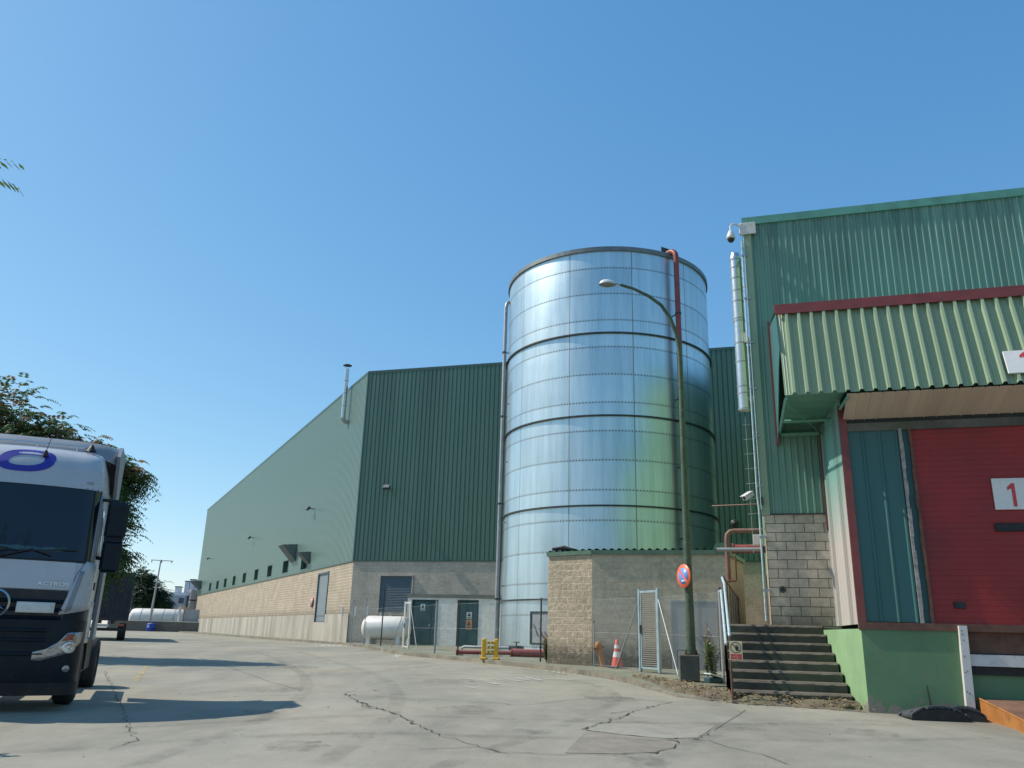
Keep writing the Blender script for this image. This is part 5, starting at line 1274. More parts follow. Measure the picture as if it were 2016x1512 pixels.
def tree(name, label, base, trunk_h, blobs, nfr, seed, leaf=.15, L=.55, rust=.0, group=None, mats=('leaf', 'leaf_rust'), tr=.22, pairs=6):
    rr = random.Random(seed); base = Vector(base); t = thing(name, label, 'tree', base, 0, group)
    mt, ml = MB(), MB(); top = Vector((0, 0, trunk_h)); mt.tube([(0, 0, -.2), (.03, 0, trunk_h * .5), top], [tr * 1.2, tr, tr * .85], 12)
    tot = sum((b[3] * b[4] * b[5]) ** .6 for b in blobs) 
    for (x, y, z, rx, ry, rz) in blobs:
        c = Vector((x, y, z)); limb(mt, top, c, tr * .55, tr * .15, rr)
        nb = 7
        for _ in range(nb):
            v = Vector((rr.gauss(0, 1), rr.gauss(0, 1), rr.gauss(0, .8))).normalized(); e = c + Vector((v.x * rx, v.y * ry, v.z * rz)) * .8
            limb(mt, c, e, tr * .16, .012, rr, 4)
        n = int(nfr * (rx * ry * rz) ** .6 / tot)
        # sub clumps on the blob surface give an uneven outline with gaps
        cl_ = []
        for _ in range(max(6, int(n / 22))):
            v = Vector((rr.gauss(0, 1), rr.gauss(0, 1), rr.gauss(0, 1))).normalized() * rr.uniform(.35, 1.04); cl_.append(c + Vector((v.x * rx, v.y * ry, v.z * rz)))
        for _ in range(n):
            q = rr.choice(cl_); s_ = min(rx, rz) * .26
            p = q + Vector((rr.gauss(0, s_), rr.gauss(0, s_), rr.gauss(0, s_ * .7)))
            out = (p - c); out.z = out.z * .5 + .1; out += Vector((rr.uniform(-.6, .6), rr.uniform(-.6, .6), rr.uniform(-.3, .3)))
            isr = rr.random() < rust * (1.0 if p.z > c.z else .25)
            frond(ml, p, out, L * rr.uniform(.6, 1.2) * (.5 if isr else 1), rr, leaf * (.8 if isr else 1), pairs, 1 if isr else 0, .55 if p.z > c.z else .9)
    mt.build('trunk', M['bark'], t); ml.build('crown', [M[m] for m in mats], t); return t
tree('ash_tree', 'leafy roadside tree with rusty seed clusters, rising behind the white truck', (-18.75, 28.0, .0), 3.2,
     [(-1.8, 0, 6.6, 2.3, 2, 1.9), (.5, 0, 7.7, 1.6, 1.5, 1.35), (2.3, .1, 6.9, 1.5, 1.5, 1.1), (4.0, 0, 6.3, 1.1, 1.2, .9), (.6, -.3, 5.7, 2.0, 1.8, 1.4), (3.2, .2, 4.9, 1.4, 1.4, 1.1), (4.6, -.2, 3.9, 1.1, 1.2, 1.0), (3.7, 0, 3.6, 1.3, 1.3, .9), (4.8, 0, 3.3, .9, 1.0, .7), (5.2, .2, 6.1, .8, .8, .6), (-4.4, .5, 6.4, 1.9, 2, 1.7), (4.6, .2, 5.0, .8, 1.0, .5), (-2, 0, 4.4, 2.0, 2, 1.0)], 20000, 5, .20, .62, .34)
tree('roadside_tree', 'leafy twigs of a near tree reaching into the upper left of the view', (-7.6, 3.6, .05), 3.6,
     [(-.2, .3, 5.4, 1.6, 1.6, 1.2), (1.2, 1.7, 5.1, .75, .85, .6), (.7, 1.2, 4.3, .7, .8, .5)], 700, 8, .11, .42, .0, mats=('leaf_bright', 'leaf_rust'), tr=.12, pairs=7)
# the spray that reaches into view grows from that tree's upper limb
t = bpy.data.objects['roadside_tree']; mb = MB(); rr = random.Random(1)
b0 = Vector((-7.6, 3.6, .05))
lp = MB(); lp.tube([Vector((-6.4, 5.3, 5.2)) - b0, Vector((-5.75, 6.3, 5.45)) - b0, Vector((-5.25, 6.9, 5.42)) - b0], [.02, .012, .005], 6)
for q in ((-5.33, 6.94, 4.72), (-5.36, 6.94, 4.50)):
    lp.tube([Vector((-6.3, 5.45, 5.0)) - b0, Vector((-5.9, 6.1, (4.9 + q[2]) / 2)) - b0, Vector(q) - b0], [.014, .009, .004], 6)
lp.build('twig', M['bark'], t)
for (p, d, L, lf, dr, pr) in (((-5.2, 6.95, 5.50), (1, .1, .25), .32, .13, .25, 5), ((-5.3, 6.9, 5.47), (1, 0, .5), .22, .09, -.2, 2), ((-5.3, 6.7, 5.2), (.5, .1, -.4), .2, .1, .3, 3), ((-5.32, 6.95, 4.72), (1, 0, .1), .14, .1, .2, 2), ((-5.35, 6.95, 4.50), (1, 0, .1), .16, .1, .2, 2)):
    frond(mb, Vector(p) - b0, Vector(d), L, rr, lf, pr, 0, dr)
for (p, d, L, lf, dr, pr) in (((-5.2, 6.98, 5.33), (1, .2, .3), .34, .16, .5, 6), ((-5.35, 6.9, 5.3), (.8, .1, .1), .28, .14, .4, 5)):
    frond(mb, Vector(p) - b0, Vector(d), L, rr, lf, pr, 0, dr)
mb.build('sprig', M['leaf_bright'], t)
tree('far_tree', 'dense dark tree beyond the low wall at the end of the yard', (-56.6, 131.5, .3), 3.4,
     [(-.4, 0, 5.2, 2.9, 2.4, 2.4), (-1.1, 0, 8.0, 1.4, 1.4, 1.4), (1.4, 0, 4.6, 2.0, 2, 1.8), (2.6, 0, 3.9, 1.2, 1.2, 1.0)], 3000, 3, .42, 1.0, 0, mats=('leaf_far', 'leaf_rust'))
def weed(name, label, base, h, w, n, seed, dry=.3):
    rr = random.Random(seed); t = thing(name, label, 'plant', base, 0); ms, ml = MB(), MB()
    for k in range(n):
        a = rr.uniform(0, 6.28); lean = rr.uniform(.1, 1) * w; H_ = h * rr.uniform(.5, 1); e = Vector((math.cos(a) * lean, math.sin(a) * lean * .7, H_))
        ms.tube([(0, 0, 0), (e.x * .35, e.y * .35, H_ * .55), e], [.012, .008, .003], 5)
        for j in range(46):
            t_ = rr.uniform(.2, 1); p = Vector((e.x * t_ * t_, e.y * t_ * t_, H_ * t_)); isd = (rr.random() < dry * (t_ > .75)) or (rr.random() < dry * .3)
            d = Vector((rr.uniform(-1, 1), rr.uniform(-1, 1), rr.uniform(-.2, .7))).normalized(); l = rr.uniform(.06, .13); s_ = d.cross(Vector((0, 0, 1))).normalized() * l * .26
            ml.face([p, p + d * l * .5 + s_, p + d * l + Vector((0, 0, -.02)), p + d * l * .5 - s_], mi=1 if isd else 0)
    ms.build('stem', M['bark'], t); ml.build('leaves', [M['leaf_bright'], M['leaf_dry']], t)
weed('shrub', 'scruffy green weed growing between the lamp base and the fence post', (4.83, 19.75, Z(4.8, 19.7)), 1.0, .3, 22, 4, .2)
weed('dry_plant', 'taller withered weed with dry tan seed head behind the lamp base', (4.83, 20.3, Z(4.8, 20.3)), 1.5, .16, 7, 6, 1.0)
weed('kerb_weed', 'dry grass tuft at the left foot of the shed', (1.35, 27.6, Z(1.3, 27.6)), .9, .25, 16, 9, 1.)
weed('bush', 'dark leafy weed at the lower left edge in front of the truck', (-5.82, 9.25, gz(-5.8, 9.25)), .75, .22, 12, 12, 0.)

# ------------------------------------------------------------------ truck
TZ = -.07
tr = thing('truck', 'white parked truck tractor with a dark bumper and grey roof deflector', 'truck', (-7.61, 12.49, TZ), D2R(22.5))
W_, RC = 1.2, .34
def setback(z):
    pts = [(.25, .10), (.6, .02), (1.2, 0), (1.75, .02), (2.2, .06), (3.36, .27), (3.70, .37), (3.92, .52), (4.06, .80), (4.12, 1.15)]
    if z <= pts[0][0]: return pts[0][1]
    for (a, b), (c, d) in zip(pts, pts[1:]):
        if z <= c: t = (z - a) / (c - a); return b + (d - b) * t
    return pts[-1][1]
def halfw(z): return W_ - (0 if z < 2.2 else .05 * (z - 2.2) / 1.16 if z < 3.36 else .05 + .16 * ((z - 3.36) / .76) ** 2)
def S(s, z, off=0.):
    """cab skin: s = metres round the plan from the middle of the front"""
    sg_ = 1 if s >= 0 else -1; a = abs(s); w = halfw(z); f = w - RC; arc_ = RC * math.pi / 2; y0 = setback(z); r = RC + off
    bul = .10
    if a <= f: x, y = a, bul * (a / f) ** 2 - off
    elif a <= f + arc_:
        th = (a - f) / RC; x = f + r * math.sin(th); y = bul + RC - r * math.cos(th)
    else: x = w + off; y = bul + RC + (a - f - arc_)
    return (sg_ * x, y + y0, z)
def skin(name, s0, s1, z0, z1, mat, parent, off=0., ns=24, nz=8, zf0=None, zf1=None, sf0=None, sf1=None):
    mb = MB(); V = []
    for j in range(nz + 1):
        for i in range(ns + 1):
            v = j / nz; u = i / ns
            zz0 = z0; zz1 = z1
            a0 = s0 if sf0 is None else sf0(z0 + (z1 - z0) * v); a1 = s1 if sf1 is None else sf1(z0 + (z1 - z0) * v)
            s = a0 + (a1 - a0) * u
            if zf0: zz0 = zf0(s)
            if zf1: zz1 = zf1(s)
            V.append(S(s, zz0 + (zz1 - zz0) * v, off))
    F = [(j * (ns + 1) + i, j * (ns + 1) + i + 1, (j + 1) * (ns + 1) + i + 1, (j + 1) * (ns + 1) + i) for j in range(nz) for i in range(ns)]
    mb.raw(V, F, 0, True); return mb.build(name, mat, parent)
def rimmed(name, poly, mat, parent, off=.01, sub=4):
    """patch with an outline given in (s, z), laid on the cab skin"""
    mb = MB(); d = []
    for a, b in zip(poly, poly[1:] + poly[:1]):
        for i in range(sub): d.append((a[0] + (b[0] - a[0]) * i / sub, a[1] + (b[1] - a[1]) * i / sub))
    cx, cz = sum(p[0] for p in d) / len(d), sum(p[1] for p in d) / len(d); n = len(d); V = []
    for k in (1, .66, .33): V += [S(cx + (x - cx) * k, cz + (z - cz) * k, off) for x, z in d]
    V.append(S(cx, cz, off)); F = []
    for r in range(2):
        for i in range(n): F.append((r * n + i, r * n + (i + 1) % n, (r + 1) * n + (i + 1) % n, (r + 1) * n + i))
    F += [(2 * n + i, 2 * n + (i + 1) % n, 3 * n) for i in range(n)]
    V += [S(x, z, off - .03) for x, z in d]; k0 = 3 * n + 1
    F += [(i, k0 + i, k0 + (i + 1) % n, (i + 1) % n) for i in range(n)]
    mb.raw(V, F, 0, True); return mb.build(name, mat, parent)
SE = 2.9; LOW = 1.55
# cab shell: lower dark, upper white
skin('cab_lower', -SE, SE, .95, 1.62, M['truck_dark'], tr, 0, 60, 6)
skin('cab', -SE, SE, 1.62, 2.25, M['truck_white'], tr, 0, 60, 5)
skin('bumper', -1.75, 1.75, .22, 1.30, M['truck_dark'], tr, .035, 60, 8)
skin('bumper_lip', -1.6, 1.6, .22, .40, M['black'], tr, .05, 50, 2)
gr = skin('grille', -.93, .93, 1.25, 1.74, M['black'], tr, .02, 30, 6)
mb = MB()
for z in (1.30, 1.42, 1.54):
    V = []; ns = 24
    for i in range(ns + 1):
        s = -.9 + 1.8 * i / ns; V += [S(s, z, .022), S(s, z + .03, .055), S(s, z + .06, .022)]
    mb.raw(V, [q for i in range(ns) for q in ((i * 3, i * 3 + 3, i * 3 + 4, i * 3 + 1), (i * 3 + 1, i * 3 + 4, i * 3 + 5, i * 3 + 2))], 0, True)
mb.build('grille_bars', M['truck_dark'], gr)
for z in (.78, .98, 1.12):
    V = []; mb = MB(); ns = 30
    for i in range(ns + 1):
        s = -.75 + 1.5 * i / ns; V += [S(s, z + .06, .036), S(s, z + .03, .075), S(s, z, .036)]
    mb.raw(V, [q for i in range(ns) for q in ((i * 3, i * 3 + 3, i * 3 + 4, i * 3 + 1), (i * 3 + 1, i * 3 + 4, i * 3 + 5, i * 3 + 2))], 0, True)
    mb.build('grille_bar', M['truck_dark'], gr)
fp_ = skin('front_panel', -.98, .98, 1.75, 2.17, M['truck_white'], tr, .018, 30, 5)
for sg_ in (-1, 1):   # corner wind deflectors
    rimmed('corner_deflector', [(sg_ * .86, 1.38), (sg_ * 1.45, 1.50), (sg_ * 1.50, 2.16), (sg_ * 1.12, 2.20), (sg_ * 1.02, 2.0)], M['truck_white'], tr, .045)
    rimmed('air_slot', [(sg_ * .93, 1.42), (sg_ * 1.00, 1.45), (sg_ * 1.10, 2.05), (sg_ * 1.04, 2.05)], M['truck_grey'], tr, .052)
rimmed('dash_papers', [(-.55, 2.30), (.75, 2.32), (.80, 2.40), (-.50, 2.39)], paint('papers', (.03, .09, .11), .4), tr, .0135)
ws = skin('windscreen', -1.17, 1.17, 2.20, 3.34, M['glass'], tr, .012, 40, 8)
skin('screen_surround', -1.24, 1.24, 2.17, 3.38, M['black'], tr, .004, 40, 8)
for sg_ in (-1, 1):
    rimmed('pillar', [(sg_ * 1.21, 2.2), (sg_ * 1.36, 2.2), (sg_ * 1.36, 3.3), (sg_ * 1.21, 3.3)], M['truck_grey'], tr, .02)
    skin('side_wall', sg_ * 1.22, sg_ * SE, 2.25, 3.38, M['truck_white'], tr, 0, 24, 6)
    rimmed('side_window', [(sg_ * 1.52, 2.28), (sg_ * 2.15, 2.32), (sg_ * 2.15, 3.12), (sg_ * 1.60, 3.12)], M['glass'], tr, .012)
    rimmed('side_skirt', [(sg_ * 1.95, .95), (sg_ * 2.9, .95), (sg_ * 2.9, 1.62), (sg_ * 1.95, 1.62)], M['truck_white'], tr, .012)
    dh = rimmed('door_handle', [(sg_ * 1.95, 1.80), (sg_ * 2.12, 1.80), (sg_ * 2.12, 1.92), (sg_ * 1.95, 1.92)], M['black'], tr, .03)
skin('header', -SE, SE, 3.36, 4.11, M['truck_white'], tr, .006, 60, 10)
mb = MB(); V = [S(-SE + 2 * SE * i / 60, 4.11, .006) for i in range(61)]; mb.raw(V, [tuple(range(61))], 0); mb.build('roof', M['truck_white'], tr)
mb = MB(); V = [S(s_, z, 0) for z in (.95, 4.11) for s_ in (-SE, SE)]; mb.raw(V, [(0, 1, 3, 2)], 0); mb.build('rear_wall', M['truck_grey'], tr)
# blue letter on the header
mb = MB(); V = []; nn = 40
for i in range(nn):
    w = 2 * math.pi * i / nn
    for r in (1, .62): V.append(S(-.02 + (.40 if r == 1 else .24) * math.copysign(abs(math.cos(w)) ** .8, math.cos(w)) + .06 * math.sin(w), 3.76 + (.20 if r == 1 else .10) * math.copysign(abs(math.sin(w)) ** .8, math.sin(w)), .014))
mb.raw(V, [(2 * i, 2 * ((i + 1) % nn), 2 * ((i + 1) % nn) + 1, 2 * i + 1) for i in range(nn)], 0, True); mb.build('blue_letter', M['truck_blue'], tr)
# sun visor seam, marker lamps, antenna
for s_, z in ((-.75, 3.47), (.95, 3.47)):
    rimmed('marker_lamp', [(s_ - .05, z - .015), (s_ + .05, z - .015), (s_ + .05, z + .015), (s_ - .05, z + .015)], M['lens'], tr, .02, 2)
mb = MB(); p = Vector(S(.22, 3.86, .02)); mb.tube([p, p + Vector((.0, -.02, .09))], [.05, .02], 10); mb.tube([p + Vector((0, -.02, .08)), p + Vector((.07, -.05, .45))], .006, 6); mb.build('antenna', M['black'], tr)
mb = MB(); mb.tube([(-.9, 1.02, 4.16), (.72, 1.02, 4.16), (.78, 1.08, 4.12)], .022, 8)
for x in (-.7, 0, .6): mb.tube([(x, 1.02, 4.1), (x, 1.02, 4.16)], .018, 6)
mb.build('roof_rail', M['silver'], tr)
mb = MB(); mb.lathe([(.09, 0), (.05, .06), (.02, .12), (0, .12)], (.82, 1.0, 4.10), n=14); mb.build('beacon', M['black'], tr)
# roof deflector
mb = MB(); nx_ = 16; V = []
prof = [(1.22, 4.04), (1.32, 4.20), (1.5, 4.34), (1.9, 4.41), (2.6, 4.43)]
def dhw(y): return 1.20 + .07 * min(1, max(0, (y - 1.2) / .8))
for (y, z) in prof:
    for i in range(nx_ + 1):
        e = -1 + 2 * i / nx_; V.append((dhw(y) * e, y + .35 * abs(e) ** 5 - .1, z - .05 * abs(e) ** 6))
F = [(j * (nx_ + 1) + i, j * (nx_ + 1) + i + 1, (j + 1) * (nx_ + 1) + i + 1, (j + 1) * (nx_ + 1) + i) for j in range(len(prof) - 1) for i in range(nx_)]
mb.raw(V, F, 0, True)
mb.raw([(-1.2, 2.6, 4.36), (1.2, 2.6, 4.36), (1.2, 2.6, 3.6), (-1.2, 2.6, 3.6)], [(0, 1, 2, 3)])
mb.build('roof_deflector', M['truck_grey'], tr)
for sg_ in (-1, 1):
    mb = MB(); P = [(2.15, 1.0), (2.85, 1.0), (2.85, 4.36), (1.75, 4.36), (1.36, 4.12), (1.62, 3.8), (2.0, 3.5), (2.15, 3.1)]
    mb.prism(P, sg_ * 1.215, sg_ * 1.27, 'x'); mb.build('side_deflector', M['truck_grey'], tr)
# star in a ring
mb = MB(); ns = 36
cxs, czs = 0., 1.52
V = []
for i in range(ns):
    w = 2 * math.pi * i / ns
    for r in (.19, .215): q = S(cxs + r * math.cos(w), czs + r * math.sin(w), .085 if r < .2 else .06); V.append(q)
mb.raw(V, [(2 * i, 2 * ((i + 1) % ns), 2 * ((i + 1) % ns) + 1, 2 * i + 1) for i in range(ns)], 0, True)
for k in range(3):
    a = math.pi / 2 + k * 2 * math.pi / 3; c, s_ = math.cos(a), math.sin(a)
    mb.raw([S(.19 * c, czs + .19 * s_, .07), S(-s_ * .03, czs + c * .03, .07), S(0, czs, .10), S(s_ * .03, czs - c * .03, .07)], [(0, 1, 2), (0, 2, 3)])
mb.build('badge', M['silver'], tr)
pt_ = rimmed('number_plate', [(.30, 1.40), (.80, 1.40), (.80, 1.555), (.30, 1.555)], M['plate'], tr, .075)
P_ = S(.62, 1.845, .03); text_part('ACTROS', .075, M['silver'], tr, (P_[0] + .1, P_[1] - .01, 1.83), (math.pi / 2, 0, D2R(8)), sx=1.5)
# headlamps and fog lamps
for sg_ in (-1, 1):
    hb = rimmed('headlight', [(sg_ * .62, .72), (sg_ * .75, .72), (sg_ * 1.05, .82), (sg_ * 1.24, .98), (sg_ * 1.27, 1.14), (sg_ * 1.02, 1.12), (sg_ * .92, .98), (sg_ * .78, .88), (sg_ * .62, .84)], M['lens'], tr, .062)
    rimmed('indicator', [(sg_ * .96, 1.0), (sg_ * 1.10, 1.02), (sg_ * 1.11, 1.11), (sg_ * 1.02, 1.10)], M['lens_amber'], hb, .068)
    mb = MB(); V = []; ns = 28
    for i in range(ns):
        w = 2 * math.pi * i / ns
        for r, o in ((.095, .066), (.082, .085), (.05, .06), (.0, .075)): V.append(S(sg_ * (1.06 + r * math.cos(w)), .905 + r * .95 * math.sin(w), o))
    mb.raw(V, [(4 * i + k, 4 * ((i + 1) % ns) + k, 4 * ((i + 1) % ns) + k + 1, 4 * i + k + 1) for i in range(ns) for k in range(3)], 0, True); mb.build('reflector', M['silver'], hb)
    rimmed('fog_lamp', [(sg_ * (1.08 + .05 * math.cos(w)), .60 + .05 * math.sin(w)) for w in [k * math.pi / 6 for k in range(12)]], M['lens'], tr, .05, 1)
# wipers
mb = MB(); mb.tube([S(-.1, 2.20, .05), S(.35, 2.34, .05), S(.62, 2.26, .05)], .012, 6); mb.tube([S(-.1, 2.30, .04), S(.95, 2.36, .04)], .010, 6)
mb.tube([S(.2, 2.30, .04), S(-.5, 2.42, .04)], .01, 6); mb.build('wiper', M['black'], tr)
# mirrors
for sg_ in (-1, 1):
    mb = MB(); mb.box(sg_ * 1.43 - .16, sg_ * 1.43 + .16, .40, .58, 2.60, 3.20, bev=.05); mb.box(sg_ * 1.43 - .15, sg_ * 1.43 + .15, .41, .58, 2.06, 2.57, bev=.05); mb.box(sg_ * 1.43 - .13, sg_ * 1.43 + .13, .43, .58, 2.55, 2.63); mr = mb.build('mirror', M['truck_dark'], tr)
    mb = MB(); mb.tube([(sg_ * 1.16, .62, 3.24), (sg_ * 1.42, .52, 3.22), (sg_ * 1.44, .50, 3.10)], .028, 8); mb.tube([(sg_ * 1.18, .62, 2.30), (sg_ * 1.42, .52, 2.26)], .03, 8); mb.build('arm', M['black'], mr)
# wheels
def wheel(parent, x, y, sg_, steer=False, wd=.30):
    R0, c = .50, (x, y, .50)
    mb = MB(); h = wd / 2
    mb.lathe([(.29, -h), (.42, -h - .01), (.48, -h + .02), (.50, -h + .06), (.50, h - .06), (.48, h - .02), (.42, h + .01), (.29, h)], c, 'x', 40)
    w = mb.build('wheel', M['rubber'], parent)
    mb = MB(); o = sg_ * (h - .02); i_ = -sg_ * .12
    mb.lathe([(.29, o), (.27, o - sg_ * .02), (.20, o + i_), (.12, o + i_ + sg_ * .05), (.0, o + i_ + sg_ * .07)], c, 'x', 32); mb.build('rim', M['truck_grey'], w)
    mb = MB()
    for k in range(10):
        a = 2 * math.pi * k / 10; mb.tube([(x + o + i_, y + .17 * math.cos(a), .5 + .17 * math.sin(a)), (x + o + i_ + sg_ * .05, y + .17 * math.cos(a), .5 + .17 * math.sin(a))], .018, 6)
    mb.build('wheel_nuts', M['silver'], w)
for sg_ in (-1, 1):
    wheel(tr, sg_ * 1.03, 1.45, sg_); wheel(tr, sg_ * 1.0, 5.0, sg_, wd=.5)
    mb = MB(); V = []   # wheel arch
    for k in range(13):
        w = math.pi * k / 12
        for x in (.86, 1.215): V.append((sg_ * x, 1.45 + .60 * math.cos(w), .50 + .62 * math.sin(w)))
    mb.raw(V, [(2 * k, 2 * k + 1, 2 * k + 3, 2 * k + 2) for k in range(12)], 0, True); mb.build('wheel_arch', M['black'], tr)
    mb = MB(); mb.box(sg_ * 1.1 - .06, sg_ * 1.1 + .06, 2.15, 4.2, .42, 1.0, bev=.04); mb.build('tank_fairing', M['truck_dark'], tr)
mb = MB(); mb.box(-.45, -.33, .5, 5.9, .55, .85); mb.box(.33, .45, .5, 5.9, .55, .85); mb.box(-.33, .33, 3.9, 5.4, .85, 1.1); mb.box(-.9, .9, .4, 2.5, .75, .95); mb.build('chassis', M['black'], tr)

# parked trailer farther up the yard
tl = thing('trailer', 'dark blue box trailer parked beyond the white truck, seen from its rear', 'trailer', (-22.95, 48.2, gz(-22, 48) - .02), D2R(24))
mb = MB(); mb.box(-1.28, 1.28, 0, 12, 1.15, 3.80, bev=.04); mb.build('box', M['trailer_side'], tl)
mb = MB(); mb.box(-1.2, -.01, -.045, -.005, 1.25, 3.70); mb.box(.01, 1.2, -.045, -.005, 1.25, 3.70); dd = mb.build('doors', M['trailer_navy'], tl)
mb = MB()
for x in (-.95, -.35, .35, .95): mb.tube([(x, -.07, 1.2), (x, -.07, 3.72)], .02, 6)
mb.build('lock_bars', M['dark_metal'], dd)
mb = MB(); mb.box(-1.28, 1.28, -.06, .0, 3.70, 3.82); mb.box(-1.29, -1.2, -.06, 0, 1.15, 3.70); mb.box(1.2, 1.29, -.06, 0, 1.15, 3.70); mb.build('rear_frame', paint('navy_frame', (.008, .02, .05), .5), tl)
mb = MB(); mb.box(-1.2, 1.2, .1, .25, .55, .72); mb.box(-.3, .3, .02, .04, .78, .92, 1); mb.build('underrun_bar', [M['black'], M['plate']], tl)
for x in (-.95, .95):
    mb = MB(); mb.box(x - .16, x + .16, -.03, .0, .82, .96); mb.build('tail_light', M['lens_amber'], tl)
for y in (2.0, 3.35, 4.7):
    for sg_ in (-1, 1): wheel(tl, sg_ * 1.02, y, sg_, wd=.42)
mb = MB(); mb.box(-.5, -.38, .2, 11.5, .95, 1.15); mb.box(.38, .5, .2, 11.5, .95, 1.15); mb.box(-.9, -.8, 9, 9.15, 0, 1.0); mb.box(.8, .9, 9, 9.15, 0, 1.0); mb.build('chassis', M['black'], tl)

# ------------------------------------------------------------------ far end of the yard
fw = thing('low_wall', 'low dark concrete wall closing the far end of the yard', 'wall', (-49, 123.0, .25), D2R(-1))
mb = MB(); mb.box(-9, 8.5, 0, .3, 0, 1.45); mb.build('blocks', M['far_wall'], fw)
mb = MB(); mb.box(-9, 8.5, -.05, .35, 1.45, 1.53); mb.build('coping', M['render_white'], fw)
tv = thing('tanker_tank', 'long weathered white tanker cylinder lying behind the low wall', 'tank', (-52.2, 127.0, .9), D2R(6))
mb = MB(); mb.lathe([(0, -4.2), (.7, -4.15), (1.15, -3.9), (1.3, -3.5), (1.3, 3.5), (1.15, 3.9), (.7, 4.15), (0, 4.2)], (0, 0, 1.35), 'x', 32); mb.build('shell', M['white_tank'], tv)
mb = MB()
for x in (-2.4, -.8, .8, 2.4): mb.tube([(x, 0, 1.35), (x + .08, 0, 1.35)], 1.33, 32)
mb.build('hoops', M['far_metal'], tv)
mb = MB(); mb.box(-2.6, -2.3, -1, 1, -.6, .4); mb.box(2.3, 2.6, -1, 1, -.6, .4); mb.build('saddle', M['far_wall'], tv)
ms_ = thing('metal_screen', 'plain grey sheet metal screen behind the right part of the low wall', 'screen', (-45.6, 124.2, .3), 0)
mb = MB(); ribs(mb, (-1.9, 0), (4, 0), .2, 3.25, .3, .04); mb.build('sheet', M['far_metal'], ms_)
mb = MB(); mb.box(-1.95, -1.85, 0, .1, 0, 3.3); mb.box(3.9, 4, 0, .1, 0, 3.3); mb.build('post', M['far_metal'], ms_)
wp = thing('white_post', 'bright white post between the tanker and the grey screen', 'post', (-47.9, 123.6, 1.6), 0)
mb = MB(); mb.box(-.16, .16, -.16, .16, 0, 2.2, bev=.02); mb.build('shaft', M['far_white'], wp)
mb = MB(); mb.box(-.2, .2, -.2, .2, 2.2, 2.28); mb.build('cap', M['far_white'], wp)
bn = thing('barrel', 'bright blue plastic barrel in front of the low wall', 'barrel', (-51.1, 122.0, .28), 0)
for dx in (0,):
    mb = MB(); mb.lathe([(0, 0), (.55, 0), (.6, .1), (.6, .5), (.62, .52), (.6, .55), (.6, 1.0), (.55, 1.1), (0, 1.12)], n=28); mb.build('drum', M['bin_blue'], bn)
    mb = MB(); mb.lathe([(.25, 1.12), (.25, 1.18), (0, 1.18)], n=16); mb.box(-.28, .0, -.625, -.6, .55, .85); mb.build('lid', M['far_white'], bn)
dbsh = thing('dry_bush', 'tawny dry bush between the tanker and the white post', 'bush', (-49.3, 127.5, .3), 0)
mb = MB(); rr = random.Random(31)
for k in range(1500):
    p = Vector((rr.gauss(0, .9), rr.gauss(0, .5), abs(rr.gauss(1.7, .9)))); p.z = min(p.z, 3.6 - abs(p.x) * .5); p.x += .3; d = Vector((rr.uniform(-.5, .5), rr.uniform(-.5, .5), 1)).normalized() * .5
    mb.face([p, p + Vector((.05, 0, 0)), p + d])
mb.build('stalks', M['straw'], dbsh); mb = MB(); mb.tube([(0, 0, 0), (0, 0, 1.5)], .12, 8); mb.build('stem', M['bark'], dbsh)
pp = thing('power_pole', 'lattice grey power pole with a crossbar beyond the far tree', 'power pole', (-52.5, 124.5, .3), 0)
mb = MB(); mb.tube([(0, 0, 0), (.35, 0, 10.3)], [.2, .09], 8); mb.build('mast', M['far_metal'], pp)
mb = MB(); mb.tube([(-1.1, 0, 10.25), (2.2, 0, 10.15)], .07, 6); mb.build('crossbar', M['far_metal'], pp)
mb = MB()
for x in (-1, .5, 2.0): mb.tube([(x, 0, 9.85), (x, 0, 10.2)], .06, 6)
mb.build('insulator', M['far_grey'], pp)
ab = thing('apartment_building', 'distant white apartment block with square chimneys and a dark recess', 'building', (-55.0, 139.0, .0), D2R(4))
mb = MB(); mb.box(-1.2, 1.7, 0, 10, 0, 6.0); mb.box(3.5, 12, 0, 10, 0, 6.0); mb.box(-1.2, 12, .6, 10, 6.0, 6.5); mb.box(1.7, 3.5, 1.2, 10, 0, 7.4); mb.build('wall', M['far_white'], ab)
mb = MB(); mb.box(1.7, 3.5, 1.0, 1.19, 0, 5.9); mb.build('recess_panel', M['far_grey'], ab)
mb = MB()
for (x, y, h, w) in ((-.8, 2, 7.4, .8), (.4, 3, 8.4, .7), (1.2, 3, 8.7, .8), (2.2, 3, 8.2, .5), (3.1, 3, 8.8, .9), (5.0, 3, 7.5, .5)):
    mb.box(x, x + w, y, y + 1.2, 6.3, h); mb.box(x - .08, x + w + .08, y - .08, y + 1.28, h, h + .15, 1)
mb.build('chimney', [M['far_white'], M['far_grey']], ab)
for (x, z) in ((.7, 4.9), (6.3, 4.2), (6.3, 2.5), (9, 4.2), (9, 2.5), (-.6, 3.2)):
    mb = MB(); mb.box(x, x + .8, -.04, .02, z, z + .7); w = mb.build('window', M['far_grey'], ab)
    mb = MB(); mb.box(x - .08, x + .88, -.1, -.0401, z - .12, z - .02); mb.build('sill', M['far_wall'], w)
mb = MB(); mb.box(3.4, 12.1, -.2, 10, 6.001, 6.3, 1); mb.box(3.45, 8, -.25, .5, 5.6, 5.75, 1); mb.build('roof', [M['far_grey'], paint('far_roof', (.28, .24, .24), .8)], ab)

